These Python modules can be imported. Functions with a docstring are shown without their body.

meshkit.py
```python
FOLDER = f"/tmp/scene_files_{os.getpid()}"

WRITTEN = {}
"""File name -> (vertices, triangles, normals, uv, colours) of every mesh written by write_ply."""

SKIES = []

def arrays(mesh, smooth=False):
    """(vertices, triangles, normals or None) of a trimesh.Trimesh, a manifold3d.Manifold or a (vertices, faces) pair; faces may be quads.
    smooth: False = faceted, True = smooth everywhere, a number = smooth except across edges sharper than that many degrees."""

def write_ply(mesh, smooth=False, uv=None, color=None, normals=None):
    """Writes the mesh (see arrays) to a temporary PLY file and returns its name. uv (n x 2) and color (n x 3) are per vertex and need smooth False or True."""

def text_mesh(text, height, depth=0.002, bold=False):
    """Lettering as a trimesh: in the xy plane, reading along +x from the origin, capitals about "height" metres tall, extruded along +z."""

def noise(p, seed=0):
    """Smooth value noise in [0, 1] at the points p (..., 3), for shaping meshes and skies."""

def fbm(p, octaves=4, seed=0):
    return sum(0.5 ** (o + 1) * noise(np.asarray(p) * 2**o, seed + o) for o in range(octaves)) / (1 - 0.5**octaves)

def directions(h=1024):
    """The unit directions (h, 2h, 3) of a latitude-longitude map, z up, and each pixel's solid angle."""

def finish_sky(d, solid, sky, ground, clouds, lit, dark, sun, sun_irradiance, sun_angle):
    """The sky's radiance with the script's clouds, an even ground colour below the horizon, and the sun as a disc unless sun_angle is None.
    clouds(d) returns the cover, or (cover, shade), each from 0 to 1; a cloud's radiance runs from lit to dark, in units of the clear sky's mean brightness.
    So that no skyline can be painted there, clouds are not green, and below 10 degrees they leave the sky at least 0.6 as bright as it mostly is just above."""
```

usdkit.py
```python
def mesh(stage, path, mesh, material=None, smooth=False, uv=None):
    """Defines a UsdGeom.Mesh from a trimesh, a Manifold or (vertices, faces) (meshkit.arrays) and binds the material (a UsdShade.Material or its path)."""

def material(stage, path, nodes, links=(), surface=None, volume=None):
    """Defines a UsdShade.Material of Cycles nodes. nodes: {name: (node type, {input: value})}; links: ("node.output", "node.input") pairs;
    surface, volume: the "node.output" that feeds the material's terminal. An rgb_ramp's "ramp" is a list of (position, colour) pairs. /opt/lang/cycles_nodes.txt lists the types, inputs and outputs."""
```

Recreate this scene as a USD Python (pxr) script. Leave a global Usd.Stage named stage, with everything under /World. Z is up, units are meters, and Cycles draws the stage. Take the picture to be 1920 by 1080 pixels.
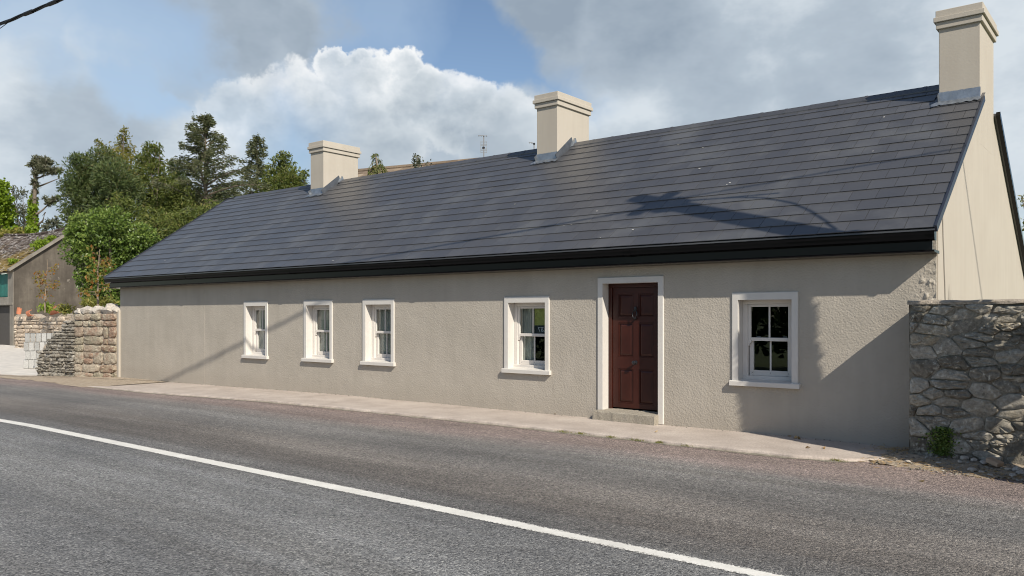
import math, random
import numpy as np, trimesh
import usdkit, meshkit
from pxr import Usd, UsdGeom, UsdLux, UsdShade, Gf, Sdf, Vt
from shapely.geometry import Polygon
import manifold3d as m3

random.seed(7); np.random.seed(7)
stage = Usd.Stage.CreateInMemory()
UsdGeom.SetStageUpAxis(stage, 'Z'); UsdGeom.SetStageMetersPerUnit(stage, 1.0)
UsdGeom.Xform.Define(stage, '/World'); UsdGeom.Scope.Define(stage, '/World/Looks')

# ------------------------------------------------------------------ camera, sky, sun, exposure
YAW, FPX, HY, DCAM, HCAM = 0.6746, 1534.22, 591.66, 11.006, 1.637
SY, CY = math.sin(YAW), math.cos(YAW)
EXPOSURE = 0.22
SKY_STRENGTH = 0.10
SUN_INTENSITY = 1.25
TO_SUN = np.array([0.85, -0.385, 0.74]); TO_SUN /= np.linalg.norm(TO_SUN)
cam = UsdGeom.Camera.Define(stage, '/World/camera')
cam.CreateHorizontalApertureAttr(36.0); cam.CreateVerticalApertureAttr(36.0 * 9 / 16)
cam.CreateFocalLengthAttr(FPX * 36 / 1920)
cam.CreateVerticalApertureOffsetAttr((HY - 540) * 36 / 1920)
cam.CreateClippingRangeAttr(Gf.Vec2f(0.05, 5000))
cam.CreateExposureAttr(EXPOSURE)
cam.AddTransformOp().Set(Gf.Matrix4d(CY, SY, 0, 0, 0, 0, 1, 0, SY, -CY, 0, 0, 0, -DCAM, HCAM, 1))
SUN_EL = math.asin(TO_SUN[2]); SUN_ROT = math.atan2(TO_SUN[0], TO_SUN[1])
sun = UsdLux.DistantLight.Define(stage, '/World/sun')
sun.CreateIntensityAttr(SUN_INTENSITY); sun.CreateAngleAttr(0.53); sun.CreateNormalizeAttr(True)
sun.CreateColorAttr(Gf.Vec3f(1.0, 0.93, 0.82))
_b = np.array(TO_SUN); _r = np.cross([0, 0, 1], _b); _r /= np.linalg.norm(_r); _u = np.cross(_b, _r)
sun.AddTransformOp().Set(Gf.Matrix4d(*_r, 0, *_u, 0, *_b, 0, 0, 0, 50, 1))


class NG:
    """A node graph written top-down: add() returns the node's name, its inputs may be values or 'node.output' links."""
    def __init__(s): s.n, s.l = {}, []
    def add(s, kind, **k):
        name = f'{kind}_{len(s.n)}'; vals = {}
        for a, b in k.items():
            if isinstance(b, str) and '.' in b and b.split('.')[0] in s.n: s.l.append((b, f'{name}.{a}'))
            else: vals[a] = b
        s.n[name] = (kind, vals); return name
    def math(s, t, a, b=0.5, c=0.0, clamp=False): return s.add('math', math_type=t, value1=a, value2=b, value3=c, use_clamp=clamp) + '.value'
    def vm(s, t, a, b=(0, 0, 0), scale=1.0, out='vector'): return s.add('vector_math', math_type=t, vector1=a, vector2=b, scale=scale) + '.' + out
    def noise(s, vec=None, scale=5, detail=2, rough=0.5, dist=0.0, out='fac'):
        k = dict(scale=scale, detail=detail, roughness=rough, distortion=dist)
        if vec: k['vector'] = vec
        return s.add('noise_texture', **k) + '.' + out
    def ramp(s, fac, stops): return s.add('rgb_ramp', fac=fac, ramp=stops) + '.color'
    def smooth(s, v, a, b, c=0.0, d=1.0): return s.add('map_range', range_type='smoothstep', value=v, from_min=a, from_max=b, to_min=c, to_max=d, clamp=True) + '.result'
    def lin(s, v, a, b, c=0.0, d=1.0): return s.add('map_range', range_type='linear', value=v, from_min=a, from_max=b, to_min=c, to_max=d, clamp=True) + '.result'
    def mix(s, fac, a, b, t='mix'): return s.add('mix', mix_type=t, fac=fac, color1=a, color2=b) + '.color'
    def pos(s): return s.add('geometry') + '.position'
    def scaled(s, vec, sc): return s.add('mapping', vector=vec, scale=sc) + '.vector'
    def bump(s, h, strength=0.5, dist=0.01): return s.add('bump', height=h, strength=strength, distance=dist) + '.normal'
    def mat(s, name, surface=None, volume=None): return usdkit.material(stage, f'/World/Looks/{name}', s.n, s.l, surface=surface, volume=volume)


def ray(px, py):
    u = (px - 960) / FPX; return np.array([-SY + CY * u, CY + SY * u, (HY - py) / FPX])
EYE = np.array([0, -DCAM, HCAM])
def at_d(px, py, d): return EYE + d * ray(px, py)      # a point d metres away along the lens axis


# ---- the sky: physical sky with cumulus and a grey sheet of cloud mixed in
def build_sky():
    g = NG()
    dr = g.add('texture_coordinate') + '.generated'
    dr = g.vm('normalize', dr)
    sky = g.add('sky_texture', sky_type='single_scattering', sun_disc=False, sun_elevation=SUN_EL, sun_rotation=SUN_ROT, altitude=50.0, air_density=1.0, aerosol_density=0.7, ozone_density=1.6) + '.color'
    w1 = g.noise(dr, 5, 6, 0.55, out='color'); w2 = g.noise(dr, 17, 5, 0.6, out='color')
    off = g.vm('scale', g.vm('subtract', w1, (0.5, 0.5, 0.5)), scale=0.16)
    off2 = g.vm('scale', g.vm('subtract', w2, (0.5, 0.5, 0.5)), scale=0.055)
    d2 = g.vm('add', dr, g.vm('add', off, off2))
    def blobs(lst, v):
        tot = None
        for px, py, r, wt in lst:
            c = ray(px, py); c = c / np.linalg.norm(c)
            ang = r / FPX * 0.9
            dd = g.vm('distance', v, tuple(c), out='value')
            b = g.lin(dd, ang * 1.25, ang * 0.35, 0, wt)
            tot = b if tot is None else g.math('maximum', tot, b)
        return tot
    veil = g.math('multiply', blobs([(120, 110, 330, .62), (330, 130, 200, .5), (640, 40, 110, .3), (720, 10, 120, .35)], d2), 1.0)
    n_big = g.noise(g.scaled(dr, (1, 1, 2.2)), 3.0, 9, 0.58)
    n_fine = g.noise(g.scaled(dr, (1, 1, 1.5)), 9.0, 8, 0.62)
    # cumulus: crisp, bright heads
    cum = blobs([(470, 205, 95, 1), (590, 215, 110, 1), (680, 150, 70, 1), (668, 112, 38, 1), (757, 122, 50, 1), (800, 190, 90, 1), (860, 240, 95, 1), (400, 190, 80, .9), (660, 280, 180, 1), (520, 270, 150, 1), (1010, 265, 80, .9), (930, 280, 110, .9)], d2)
    cden = g.math('add', cum, g.math('multiply', g.math('subtract', n_fine, 0.5), 0.7))
    ccov = g.smooth(g.math('add', cden, g.math('multiply', cum, 0.25)), 0.38, 0.62)
    crisp = blobs([(770, 130, 190, 1), (860, 230, 150, .9), (620, 130, 130, .85), (430, 170, 110, .6)], d2)
    ccov = g.math('multiply', ccov, g.math('multiply_add', crisp, .65, .35))
    # soft grey cloud sheet
    sheet = blobs([(20, 240, 190, .85), (180, 300, 200, .9), (330, 320, 150, .9), (420, 20, 170, 1.1), (540, 50, 130, 1.1), (330, 130, 110, .6), (1075, 0, 165, .95), (1230, 110, 200, 1), (1500, 130, 330, 1), (1800, 180, 330, 1), (1250, 260, 230, .95), (190, 95, 110, .45), (60, 40, 150, .35), (960, 250, 140, .8), (1060, 330, 160, .9), (760, 330, 200, .9)], d2)
    gap = blobs([(895, 105, 110, 1), (830, 40, 90, .9), (235, 188, 70, .7), (905, 160, 60, .8), (300, 60, 110, .45), (90, 150, 60, .3)], d2)
    sden = g.math('subtract', g.math('add', sheet, g.math('multiply', g.math('subtract', n_big, 0.5), 0.8)), g.math('multiply', gap, 0.75))
    scov = g.smooth(sden, 0.12, 0.78, 0.0, 0.97)
    gen = g.smooth(g.noise(g.scaled(dr, (1, 1, 2.5)), 2.2, 7, 0.55), 0.52, 0.70, 0, .42)      # the rest of the sky: broken cloud
    fwd = g.vm('dot_product', dr, (-SY, CY, 0.0), out='value')
    gen = g.math('multiply', gen, g.smooth(fwd, 0.72, 0.5))
    scov = g.math('maximum', scov, gen)
    # darkness of the sheet: dark grey belly along the top and over the right roof
    dark = blobs([(430, 30, 200, 1.2), (560, 60, 140, 1.1), (1000, 10, 190, 1), (1180, 60, 170, .9), (1320, 220, 190, .75), (1560, 120, 200, .7), (1700, 240, 120, .4), (760, 330, 230, .55), (180, 330, 190, .45)], d2)
    dn = g.math('add', g.math('multiply', dark, 0.8), g.math('multiply', g.math('subtract', n_big, 0.5), 2.2), clamp=True)
    dn2 = g.math('add', dn, g.math('multiply', g.math('subtract', n_fine, 0.5), 0.75), clamp=True)
    scol = g.ramp(dn2, [(0, (0.60, 0.655, 0.70)), (0.4, (0.40, 0.465, 0.53)), (1, (0.265, 0.325, 0.395))])
    # relief of the cumulus: the density towards the sun against the density here
    d3 = g.vm('add', dr, tuple(np.array([0.6, -0.2, 0.75]) * 0.022))
    n_f2 = g.noise(g.scaled(d3, (1, 1, 1.5)), 9.0, 8, 0.62)
    rel = g.math('subtract', n_fine, n_f2)
    low = g.smooth(g.add('separate_xyz', vector=dr) + '.z', 0.16, 0.34)
    n_md = g.noise(g.scaled(dr, (1, 1, 1.4)), 5.0, 5, 0.55); n_md2 = g.noise(g.scaled(g.vm('add', dr, tuple(np.array([0.6, -0.2, 0.75]) * 0.05)), (1, 1, 1.4)), 5.0, 5, 0.55)
    edge = g.smooth(cden, 0.95, 0.40)
    br = g.math('add', g.math('add', g.math('multiply', rel, 1.5), g.math('multiply', g.math('subtract', n_md, n_md2), 2.0)), g.math('multiply_add', low, 0.58, 0.08))
    br = g.math('add', br, g.math('multiply', edge, 0.42), clamp=True)
    ccol = g.ramp(br, [(0, (0.34, 0.40, 0.46)), (0.4, (0.50, 0.555, 0.60)), (0.75, (0.66, 0.70, 0.73)), (1, (0.80, 0.815, 0.825))])
    K = 1.0 / SKY_STRENGTH
    skyc = g.mix(1.0, sky, (1.0, 1.0, 1.0), 'multiply')
    skyc = g.mix(veil, skyc, g.vm('scale', (.44, .56, .69), scale=K))
    base = g.mix(scov, skyc, g.vm('scale', scol, scale=K))
    out = g.mix(ccov, base, g.vm('scale', ccol, scale=K))
    bg = g.add('background_shader', color=out, strength=SKY_STRENGTH)
    m = g.mat('sky', surface=bg + '.background')
    dome = UsdLux.DomeLight.Define(stage, '/World/sky')
    UsdShade.MaterialBindingAPI.Apply(dome.GetPrim()).Bind(m)
    dome.GetPrim().SetCustomDataByKey('kind', 'structure')
build_sky()

# ------------------------------------------------------------------ helpers
COUNT = {}
def numbered(parent, name):
    k = (parent, name); c = COUNT.get(k, 0); COUNT[k] = c + 1
    return f'{parent}/{name}' if c == 0 else f'{parent}/{name}_{c:03d}'
ORIGIN = {}
def tag(o, label=None, cat=None, group=None, kind=None):
    p = o.GetPrim() if hasattr(o, 'GetPrim') else o
    for k, v in (('label', label), ('category', cat), ('group', group), ('kind', kind)):
        if v: p.SetCustomDataByKey(k, v)
    return o
def path_of(o): return str((o.GetPrim() if hasattr(o, 'GetPrim') else o).GetPath())
def obj(name, mesh, mat, parent=None, smooth=False, tint=None):
    """One Mesh prim; vertices in world coordinates, stored relative to the thing it belongs to."""
    pp = '/World' if parent is None else path_of(parent)
    path = numbered(pp, name)
    v, f, n = meshkit.arrays(mesh, smooth)
    o = ORIGIN.get('/'.join(pp.split('/')[:3]), np.zeros(3)) if parent is not None else v.mean(0) * [1, 1, 0] + [0, 0, v[:, 2].min()]
    if parent is None: o = np.round(o, 3)
    m = UsdGeom.Mesh.Define(stage, path)
    m.CreatePointsAttr(Vt.Vec3fArray.FromNumpy((v - o).astype(np.float32)))
    m.CreateFaceVertexCountsAttr(Vt.IntArray.FromNumpy(np.full(len(f), 3, np.int32)))
    m.CreateFaceVertexIndicesAttr(Vt.IntArray.FromNumpy(np.asarray(f, np.int32).ravel()))
    m.CreateSubdivisionSchemeAttr('none')
    if n is not None:
        m.CreateNormalsAttr(Vt.Vec3fArray.FromNumpy(n.astype(np.float32))); m.SetNormalsInterpolation('vertex')
    if tint is not None:
        t = np.asarray(tint, np.float32)
        if t.ndim == 0:
            UsdGeom.PrimvarsAPI(m).CreatePrimvar('tint', Sdf.ValueTypeNames.FloatArray, 'constant').Set(Vt.FloatArray([float(t)]))
        else:
            UsdGeom.PrimvarsAPI(m).CreatePrimvar('tint', Sdf.ValueTypeNames.FloatArray, 'vertex').Set(Vt.FloatArray.FromNumpy(t))
    if parent is None:
        m.AddTranslateOp().Set(Gf.Vec3d(*map(float, o))); ORIGIN[path] = o
    UsdShade.MaterialBindingAPI.Apply(m.GetPrim()).Bind(mat)
    return m
def thing(name, label, cat, at=(0, 0, 0), group=None):
    path = numbered('/World', name); x = UsdGeom.Xform.Define(stage, path)
    x.AddTranslateOp().Set(Gf.Vec3d(*map(float, at))); ORIGIN[path] = np.array(at, float)
    tag(x, label, cat, group); return x

class MB:
    def __init__(s): s.v, s.f, s.t, s.n = [], [], [], 0
    def add(s, v, f, tint=None):
        v = np.asarray(v, float); f = np.asarray(f, int)
        if f.shape[1] == 4: f = np.vstack([f[:, [0, 1, 2]], f[:, [0, 2, 3]]])
        s.v.append(v); s.f.append(f + s.n); s.n += len(v)
        s.t.append(np.full(len(v), 0.5) if tint is None else np.broadcast_to(tint, len(v)))
        return s
    def mesh(s): return trimesh.Trimesh(np.vstack(s.v), np.vstack(s.f), process=False)
    def tint(s): return np.concatenate(s.t)
    def put(s, name, mat, parent=None, smooth=False):
        return obj(name, s.mesh(), mat, parent, smooth, s.tint() if smooth in (False, True) else None)

BOXF = np.array([[0, 3, 2, 1], [4, 5, 6, 7], [0, 1, 5, 4], [1, 2, 6, 5], [2, 3, 7, 6], [3, 0, 4, 7]])
def boxv(x0, x1, y0, y1, z0, z1):
    return np.array([[x0, y0, z0], [x1, y0, z0], [x1, y1, z0], [x0, y1, z0], [x0, y0, z1], [x1, y0, z1], [x1, y1, z1], [x0, y1, z1]], float)
def box(x0, x1, y0, y1, z0, z1): return trimesh.Trimesh(boxv(x0, x1, y0, y1, z0, z1), np.vstack([BOXF[:, [0, 1, 2]], BOXF[:, [0, 2, 3]]]), process=False)
def cbox(x0, x1, y0, y1, z0, z1, c=0.006):
    """A box with chamfered edges."""
    c = min(c, (x1 - x0) * .3, (y1 - y0) * .3, (z1 - z0) * .3); p = []
    for sx in (0, 1):
        for sy in (0, 1):
            for sz in (0, 1):
                X, Y, Z = (x0, x1)[sx], (y0, y1)[sy], (z0, z1)[sz]; i, j, k = (1, -1)[sx] * c, (1, -1)[sy] * c, (1, -1)[sz] * c
                p += [(X, Y + j, Z + k), (X + i, Y, Z + k), (X + i, Y + j, Z)]
    return trimesh.convex.convex_hull(np.array(p))
def cat(*ms): return trimesh.util.concatenate(list(ms))
def man(t): return m3.Manifold(m3.Mesh(np.asarray(t.vertices, np.float32), np.asarray(t.faces, np.uint32)))
def unman(m):
    k = m.to_mesh(); return trimesh.Trimesh(np.array(k.vert_properties[:, :3]), np.array(k.tri_verts), process=False)
def prism(poly_yz, x0, x1):
    """A closed (y, z) outline pushed along x."""
    p = np.array(poly_yz, float)
    t = trimesh.creation.extrude_polygon(Polygon(p), x1 - x0, engine='earcut')
    v = t.vertices; t.vertices = np.stack([v[:, 2] + x0, v[:, 0], v[:, 1]], 1)
    return t
def tube(pts, rad, sides=8, cap=True):
    p = np.asarray(pts, float); n = len(p); r = np.broadcast_to(rad, n)
    t = np.gradient(p, axis=0); t /= np.linalg.norm(t, axis=1, keepdims=True) + 1e-12
    ref = np.where(np.abs(t[:, 2:]) < .9, [[0, 0, 1.]], [[1., 0, 0]])
    a = np.cross(t, ref); a /= np.linalg.norm(a, axis=1, keepdims=True) + 1e-12; b = np.cross(t, a)
    an = np.arange(sides) * 2 * np.pi / sides
    v = (p[:, None] + r[:, None, None] * (np.cos(an)[None, :, None] * a[:, None] + np.sin(an)[None, :, None] * b[:, None])).reshape(-1, 3)
    i, j = np.meshgrid(np.arange(n - 1), np.arange(sides), indexing='ij')
    q = np.stack([i * sides + j, i * sides + (j + 1) % sides, (i + 1) * sides + (j + 1) % sides, (i + 1) * sides + j], -1).reshape(-1, 4)
    f = np.vstack([q[:, [0, 1, 2]], q[:, [0, 2, 3]]])
    if cap:
        v = np.vstack([v, p[:1], p[-1:]]); k = np.arange(sides)
        f = np.vstack([f, np.stack([(k + 1) % sides, k, np.full(sides, n * sides)], 1), np.stack([(n - 1) * sides + k, (n - 1) * sides + (k + 1) % sides, np.full(sides, n * sides + 1)], 1)])
    return trimesh.Trimesh(v, f, process=False)
def leaves(c, d, L, W, rng, tint=None, fold=0.25):
    """Diamond leaves (two triangles folded along the midrib) at points c pointing along d. Returns v, f, tint."""
    n = len(c); d = d / (np.linalg.norm(d, axis=1, keepdims=True) + 1e-9)
    r = rng.normal(size=(n, 3)); s = np.cross(d, r); s /= np.linalg.norm(s, axis=1, keepdims=True) + 1e-9
    u = np.cross(d, s)
    L = np.broadcast_to(L, n)[:, None] * rng.uniform(.65, 1.3, (n, 1)); W = np.broadcast_to(W, n)[:, None] * rng.uniform(.7, 1.25, (n, 1))
    a, b = c - d * L * .5, c + d * L * .5; m1, m2 = c + s * W * .5 + u * W * fold, c - s * W * .5 + u * W * fold
    v = np.stack([a, m1, b, m2], 1).reshape(-1, 3); k = np.arange(n)[:, None] * 4
    f = np.vstack([k + [[0, 1, 2]], k + [[0, 2, 3]]])
    t = rng.uniform(0, 1, n) if tint is None else tint
    return v, f, np.repeat(t, 4)

ORD = ('first', 'second', 'third', 'fourth', 'fifth', 'sixth', 'seventh', 'eighth', 'ninth', 'tenth', 'eleventh', 'twelfth', 'thirteenth', 'fourteenth', 'fifteenth')
# ------------------------------------------------------------------ materials
def plain(name, col, rough=0.6, var=0.12, scale=6.0, bump=0.0, bscale=60.0, bdist=0.004, spec=0.5, metallic=0.0, coat=0.0):
    g = NG(); p = g.pos()
    n = g.noise(p, scale, 5, .6)
    c = g.ramp(n, [(0.25, tuple(np.array(col) * (1 - var))), (0.75, tuple(np.minimum(1, np.array(col) * (1 + var))))])
    k = dict(base_color=c, roughness=rough, specular_ior_level=spec, metallic=metallic, coat_weight=coat)
    if bump: k['normal'] = g.bump(g.noise(p, bscale, 4, .6), bump, bdist)
    return g.mat(name, g.add('principled_bsdf', **k) + '.BSDF')
M = {}
def make_render():
    g = NG(); p = g.pos()
    n1 = g.noise(p, 1.1, 4, .6); n2 = g.noise(g.scaled(p, (5, 5, .7)), 1.0, 4, .6)      # broad tone and faint rain streaks
    f = g.math('add', g.math('multiply', n1, .6), g.math('multiply', n2, .4))
    c = g.ramp(f, [(.32, (.372, .336, .280)), (.68, (.448, .405, .343))])
    z = g.add('separate_xyz', vector=p) + '.z'
    splash = g.math('multiply', g.smooth(g.math('add', z, g.math('multiply', n1, -.35)), .22, -.12), .35)
    c = g.mix(splash, c, (.33, .29, .24))
    v = g.add('voronoi_texture', vector=g.vm('add', p, g.vm('scale', g.noise(p, 22, 3, .6, out='color'), scale=.05)), scale=42.0, feature='smooth_f1', smoothness=.8) + '.distance'
    b = g.math('add', g.math('multiply', v, .55), g.math('multiply', g.noise(p, 38, 5, .65), .7))
    b = g.math('add', b, g.math('multiply', g.noise(p, 3.0, 3, .5), 1.6))
    return g.mat('roughcast_render', g.add('principled_bsdf', base_color=c, roughness=.85, specular_ior_level=.25, normal=g.bump(b, .52, .014)) + '.BSDF')
M['render'] = make_render()
def make_smooth_render():
    g = NG(); p = g.pos()
    n1 = g.noise(p, 1.5, 4, .6); n2 = g.noise(g.scaled(p, (6, 6, .5)), 1.0, 4, .6)
    c = g.ramp(g.math('add', g.math('multiply', n1, .5), g.math('multiply', n2, .5)), [(.3, (.40, .358, .30)), (.7, (.45, .408, .345))])
    return g.mat('smooth_render', g.add('principled_bsdf', base_color=c, roughness=.8, specular_ior_level=.25, normal=g.bump(g.noise(p, 26, 4, .6), .25, .006)) + '.BSDF')
M['smooth_render'] = make_smooth_render()
def make_slate():
    g = NG(); p = g.pos(); t = g.add('attribute', attribute='tint') + '.fac'
    n = g.noise(p, 1.3, 5, .65); fine = g.noise(p, 55, 3, .7)
    c = g.ramp(g.math('add', g.math('multiply', t, .5), g.math('multiply', n, .5)), [(.2, (.050, .0495, .052)), (.5, (.058, .0575, .060)), (.85, (.069, .068, .070))])
    dust = g.smooth(g.math('add', g.noise(p, .8, 6, .62), g.math('multiply', fine, .12)), .56, .74, 0, .35)
    c = g.mix(dust, c, (.13, .13, .125))
    return g.mat('slate', g.add('principled_bsdf', base_color=c, roughness=g.lin(n, .3, .7, .34, .46), specular_ior_level=.95, normal=g.bump(fine, .25, .003)) + '.BSDF')
M['slate'] = make_slate()
M['white'] = plain('white_paint', (.60, .57, .525), .45, .04, 9, .25, 18, .004)
M['pvc'] = plain('white_joinery', (.62, .585, .54), .35, .02, 5)
M['black_pvc'] = plain('black_gutter', (.004, .004, .0045), .14, .2, 3, 0, spec=.2)
M['door'] = plain('maroon_door', (.042, .0105, .0065), .38, .25, 3.5, .2, 60, .002, spec=.35)
M['iron'] = plain('black_iron', (.012, .012, .014), .35, .2, 20, .2, 60)
M['lead'] = plain('lead_flashing', (.30, .325, .35), .38, .25, 9, .5, 16, .01, metallic=.75)
M['dark_lead'] = plain('dark_flashing', (.10, .11, .125), .45, .25, 9, .4, 20, .006, metallic=.4)
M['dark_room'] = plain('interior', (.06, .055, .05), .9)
M['curtain'] = plain('curtain', (.36, .37, .335), .9, .06, 4)
M['poster_green'] = plain('poster_green', (.33, .36, .10), .7, .05)
M['poster_black'] = plain('poster_black', (.02, .03, .035), .6, .05)
M['poster_white'] = plain('poster_letter', (.45, .5, .52), .7, .03)
def make_glass():
    g = NG(); p = g.pos()
    fc = g.add('layer_weight', blend=.5) + '.facing'
    fr = g.math('multiply_add', g.math('power', fc, 4.0), .85, .045, clamp=True)
    gl = g.add('glossy_bsdf', color=(1, 1, 1), roughness=0.0, normal=g.bump(g.noise(p, 2.5, 2, .5), .04, .02)) + '.BSDF'
    tr = g.add('transparent_bsdf', color=(.95, .97, .96)) + '.BSDF'
    return g.mat('window_glass', g.add('mix_closure', fac=fr, closure1=tr, closure2=gl) + '.closure')
M['glass'] = make_glass()
def make_asphalt():
    g = NG(); p = g.pos()
    xyz = g.add('separate_xyz', vector=p); x, y = xyz + '.x', xyz + '.y'
    warp = g.noise(g.scaled(p, (.12, 1, 1)), .9, 5, .6)
    yy = g.math('add', y, g.math('multiply', g.math('subtract', warp, .5), 1.5))
    st = np.array([-13, -8.4, -7.3, -6.2, -5.6, -5.2, -4.4, -3.6, -2.9, -2.3, -1.3])
    cols = [(0.203, 0.206, 0.206), (0.181, 0.185, 0.188), (0.207, 0.211, 0.211), (0.186, 0.19, 0.191), (0.159, 0.159, 0.157), (0.138, 0.128, 0.118), (0.186, 0.173, 0.159), (0.159, 0.156, 0.151), (0.203, 0.198, 0.19), (0.251, 0.207, 0.191), (0.267, 0.214, 0.194)]
    c = g.ramp(g.lin(yy, -13, -1.3), [((a + 13) / 11.7, b) for a, b in zip(st, cols)])
    patch = g.noise(g.scaled(p, (.35, .9, 1)), .8, 5, .6)
    c = g.mix(1.0, c, g.ramp(patch, [(.3, (.76, .76, .77)), (.7, (1.2, 1.19, 1.18))]), 'multiply')
    vo = g.add('voronoi_texture', vector=p, scale=85.0)
    sp = g.add('rgb_to_bw', color=vo + '.color') + '.val'
    c = g.mix(1.0, c, g.ramp(sp, [(.1, (.30, .30, .30)), (.45, (.88, .88, .88)), (.75, (1.3, 1.28, 1.24)), (.97, (2.3, 2.25, 2.1))]), 'multiply')
    n3 = g.noise(p, 30, 5, .75)
    c = g.mix(1.0, c, g.ramp(n3, [(.3, (.62, .62, .62)), (.7, (1.36, 1.36, 1.36))]), 'multiply')
    st2 = g.noise(g.scaled(p, (.10, 2.6, 1)), 1.0, 5, .6)
    c = g.mix(1.0, c, g.ramp(st2, [(.3, (.80, .78, .76)), (.7, (1.16, 1.16, 1.16))]), 'multiply')
    h = g.math('add', g.math('multiply', vo + '.distance', -1.0), g.math('multiply', n3, .8))
    return g.mat('asphalt', g.add('principled_bsdf', base_color=c, roughness=.82, specular_ior_level=.35, normal=g.bump(h, .8, .012)) + '.BSDF')
M['asphalt'] = make_asphalt()
def make_line():
    g = NG(); p = g.pos(); xyz = g.add('separate_xyz', vector=p); x, y = xyz + '.x', xyz + '.y'
    n = g.noise(p, 60, 4, .7); n2 = g.noise(p, 4, 4, .6)
    edge = g.math('subtract', .083, g.math('absolute', g.math('add', y, 5.835)))      # metres inside the edge
    worn = g.smooth(x, -4.9, -3.3, .1, 1.0)
    top = g.math('multiply', g.smooth(y, -5.86, -5.755), worn)
    cov = g.math('add', g.math('multiply', edge, 24.0), g.math('add', g.math('multiply', g.math('subtract', n, .5), g.math('multiply_add', worn, 3.2, 2.4)), g.math('multiply', top, -1.05)))
    cov = g.math('add', cov, .12)
    cov = g.smooth(cov, 0.0, .25)
    c = g.ramp(g.math('add', g.math('multiply', n, .5), g.math('multiply', n2, .5)), [(.3, (.52, .50, .45)), (.65, (.74, .72, .66))])
    bs = g.add('principled_bsdf', base_color=c, roughness=.7, normal=g.bump(n, .4, .004)) + '.BSDF'
    return g.mat('road_paint', g.add('mix_closure', fac=cov, closure1=g.add('transparent_bsdf') + '.BSDF', closure2=bs) + '.closure')
M['line'] = make_line()
def make_concrete():
    g = NG(); p = g.pos()
    n1 = g.noise(p, 1.6, 6, .65); n2 = g.noise(p, 40, 4, .7)
    c = g.ramp(n1, [(.25, (.33, .28, .24)), (.5, (.425, .365, .315)), (.8, (.52, .46, .40))])
    c = g.mix(1.0, c, g.ramp(n2, [(.3, (.78, .78, .78)), (.7, (1.18, 1.18, 1.18))]), 'multiply')
    return g.mat('pavement_concrete', g.add('principled_bsdf', base_color=c, roughness=.85, specular_ior_level=.3, normal=g.bump(g.math('add', n2, g.math('multiply', n1, .6)), .55, .01)) + '.BSDF')
M['concrete'] = make_concrete()
def stone_mat(name, cols, scale=9, bscale=24, bd=.02, lichen=None, attr=True):
    g = NG(); p = g.pos(); t = g.add('attribute', attribute='tint') + '.fac'
    n = g.noise(p, scale, 6, .68); fine = g.noise(p, bscale, 6, .7); big = g.noise(p, 2.2, 3, .6)
    f = g.math('add', g.math('multiply', n, .55), g.math('multiply', t, .45)) if attr else n
    k = len(cols); c = g.ramp(f, [(.22 + .56 * i / (k - 1), x) for i, x in enumerate(cols)])
    c = g.mix(1.0, c, g.ramp(fine, [(.3, (.6, .6, .6)), (.7, (1.35, 1.35, 1.35))]), 'multiply')
    if lichen: c = g.mix(g.smooth(g.math('add', fine, g.math('multiply', big, .35)), .74, .84, 0, .8), c, lichen)
    return g.mat(name, g.add('principled_bsdf', base_color=c, roughness=.9, specular_ior_level=.25, normal=g.bump(fine, .9, bd)) + '.BSDF')
M['grey_stone'] = stone_mat('grey_limestone', [(.15, .13, .10), (.26, .235, .19), (.37, .34, .285), (.33, .28, .205)], lichen=(.52, .50, .43))
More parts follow.
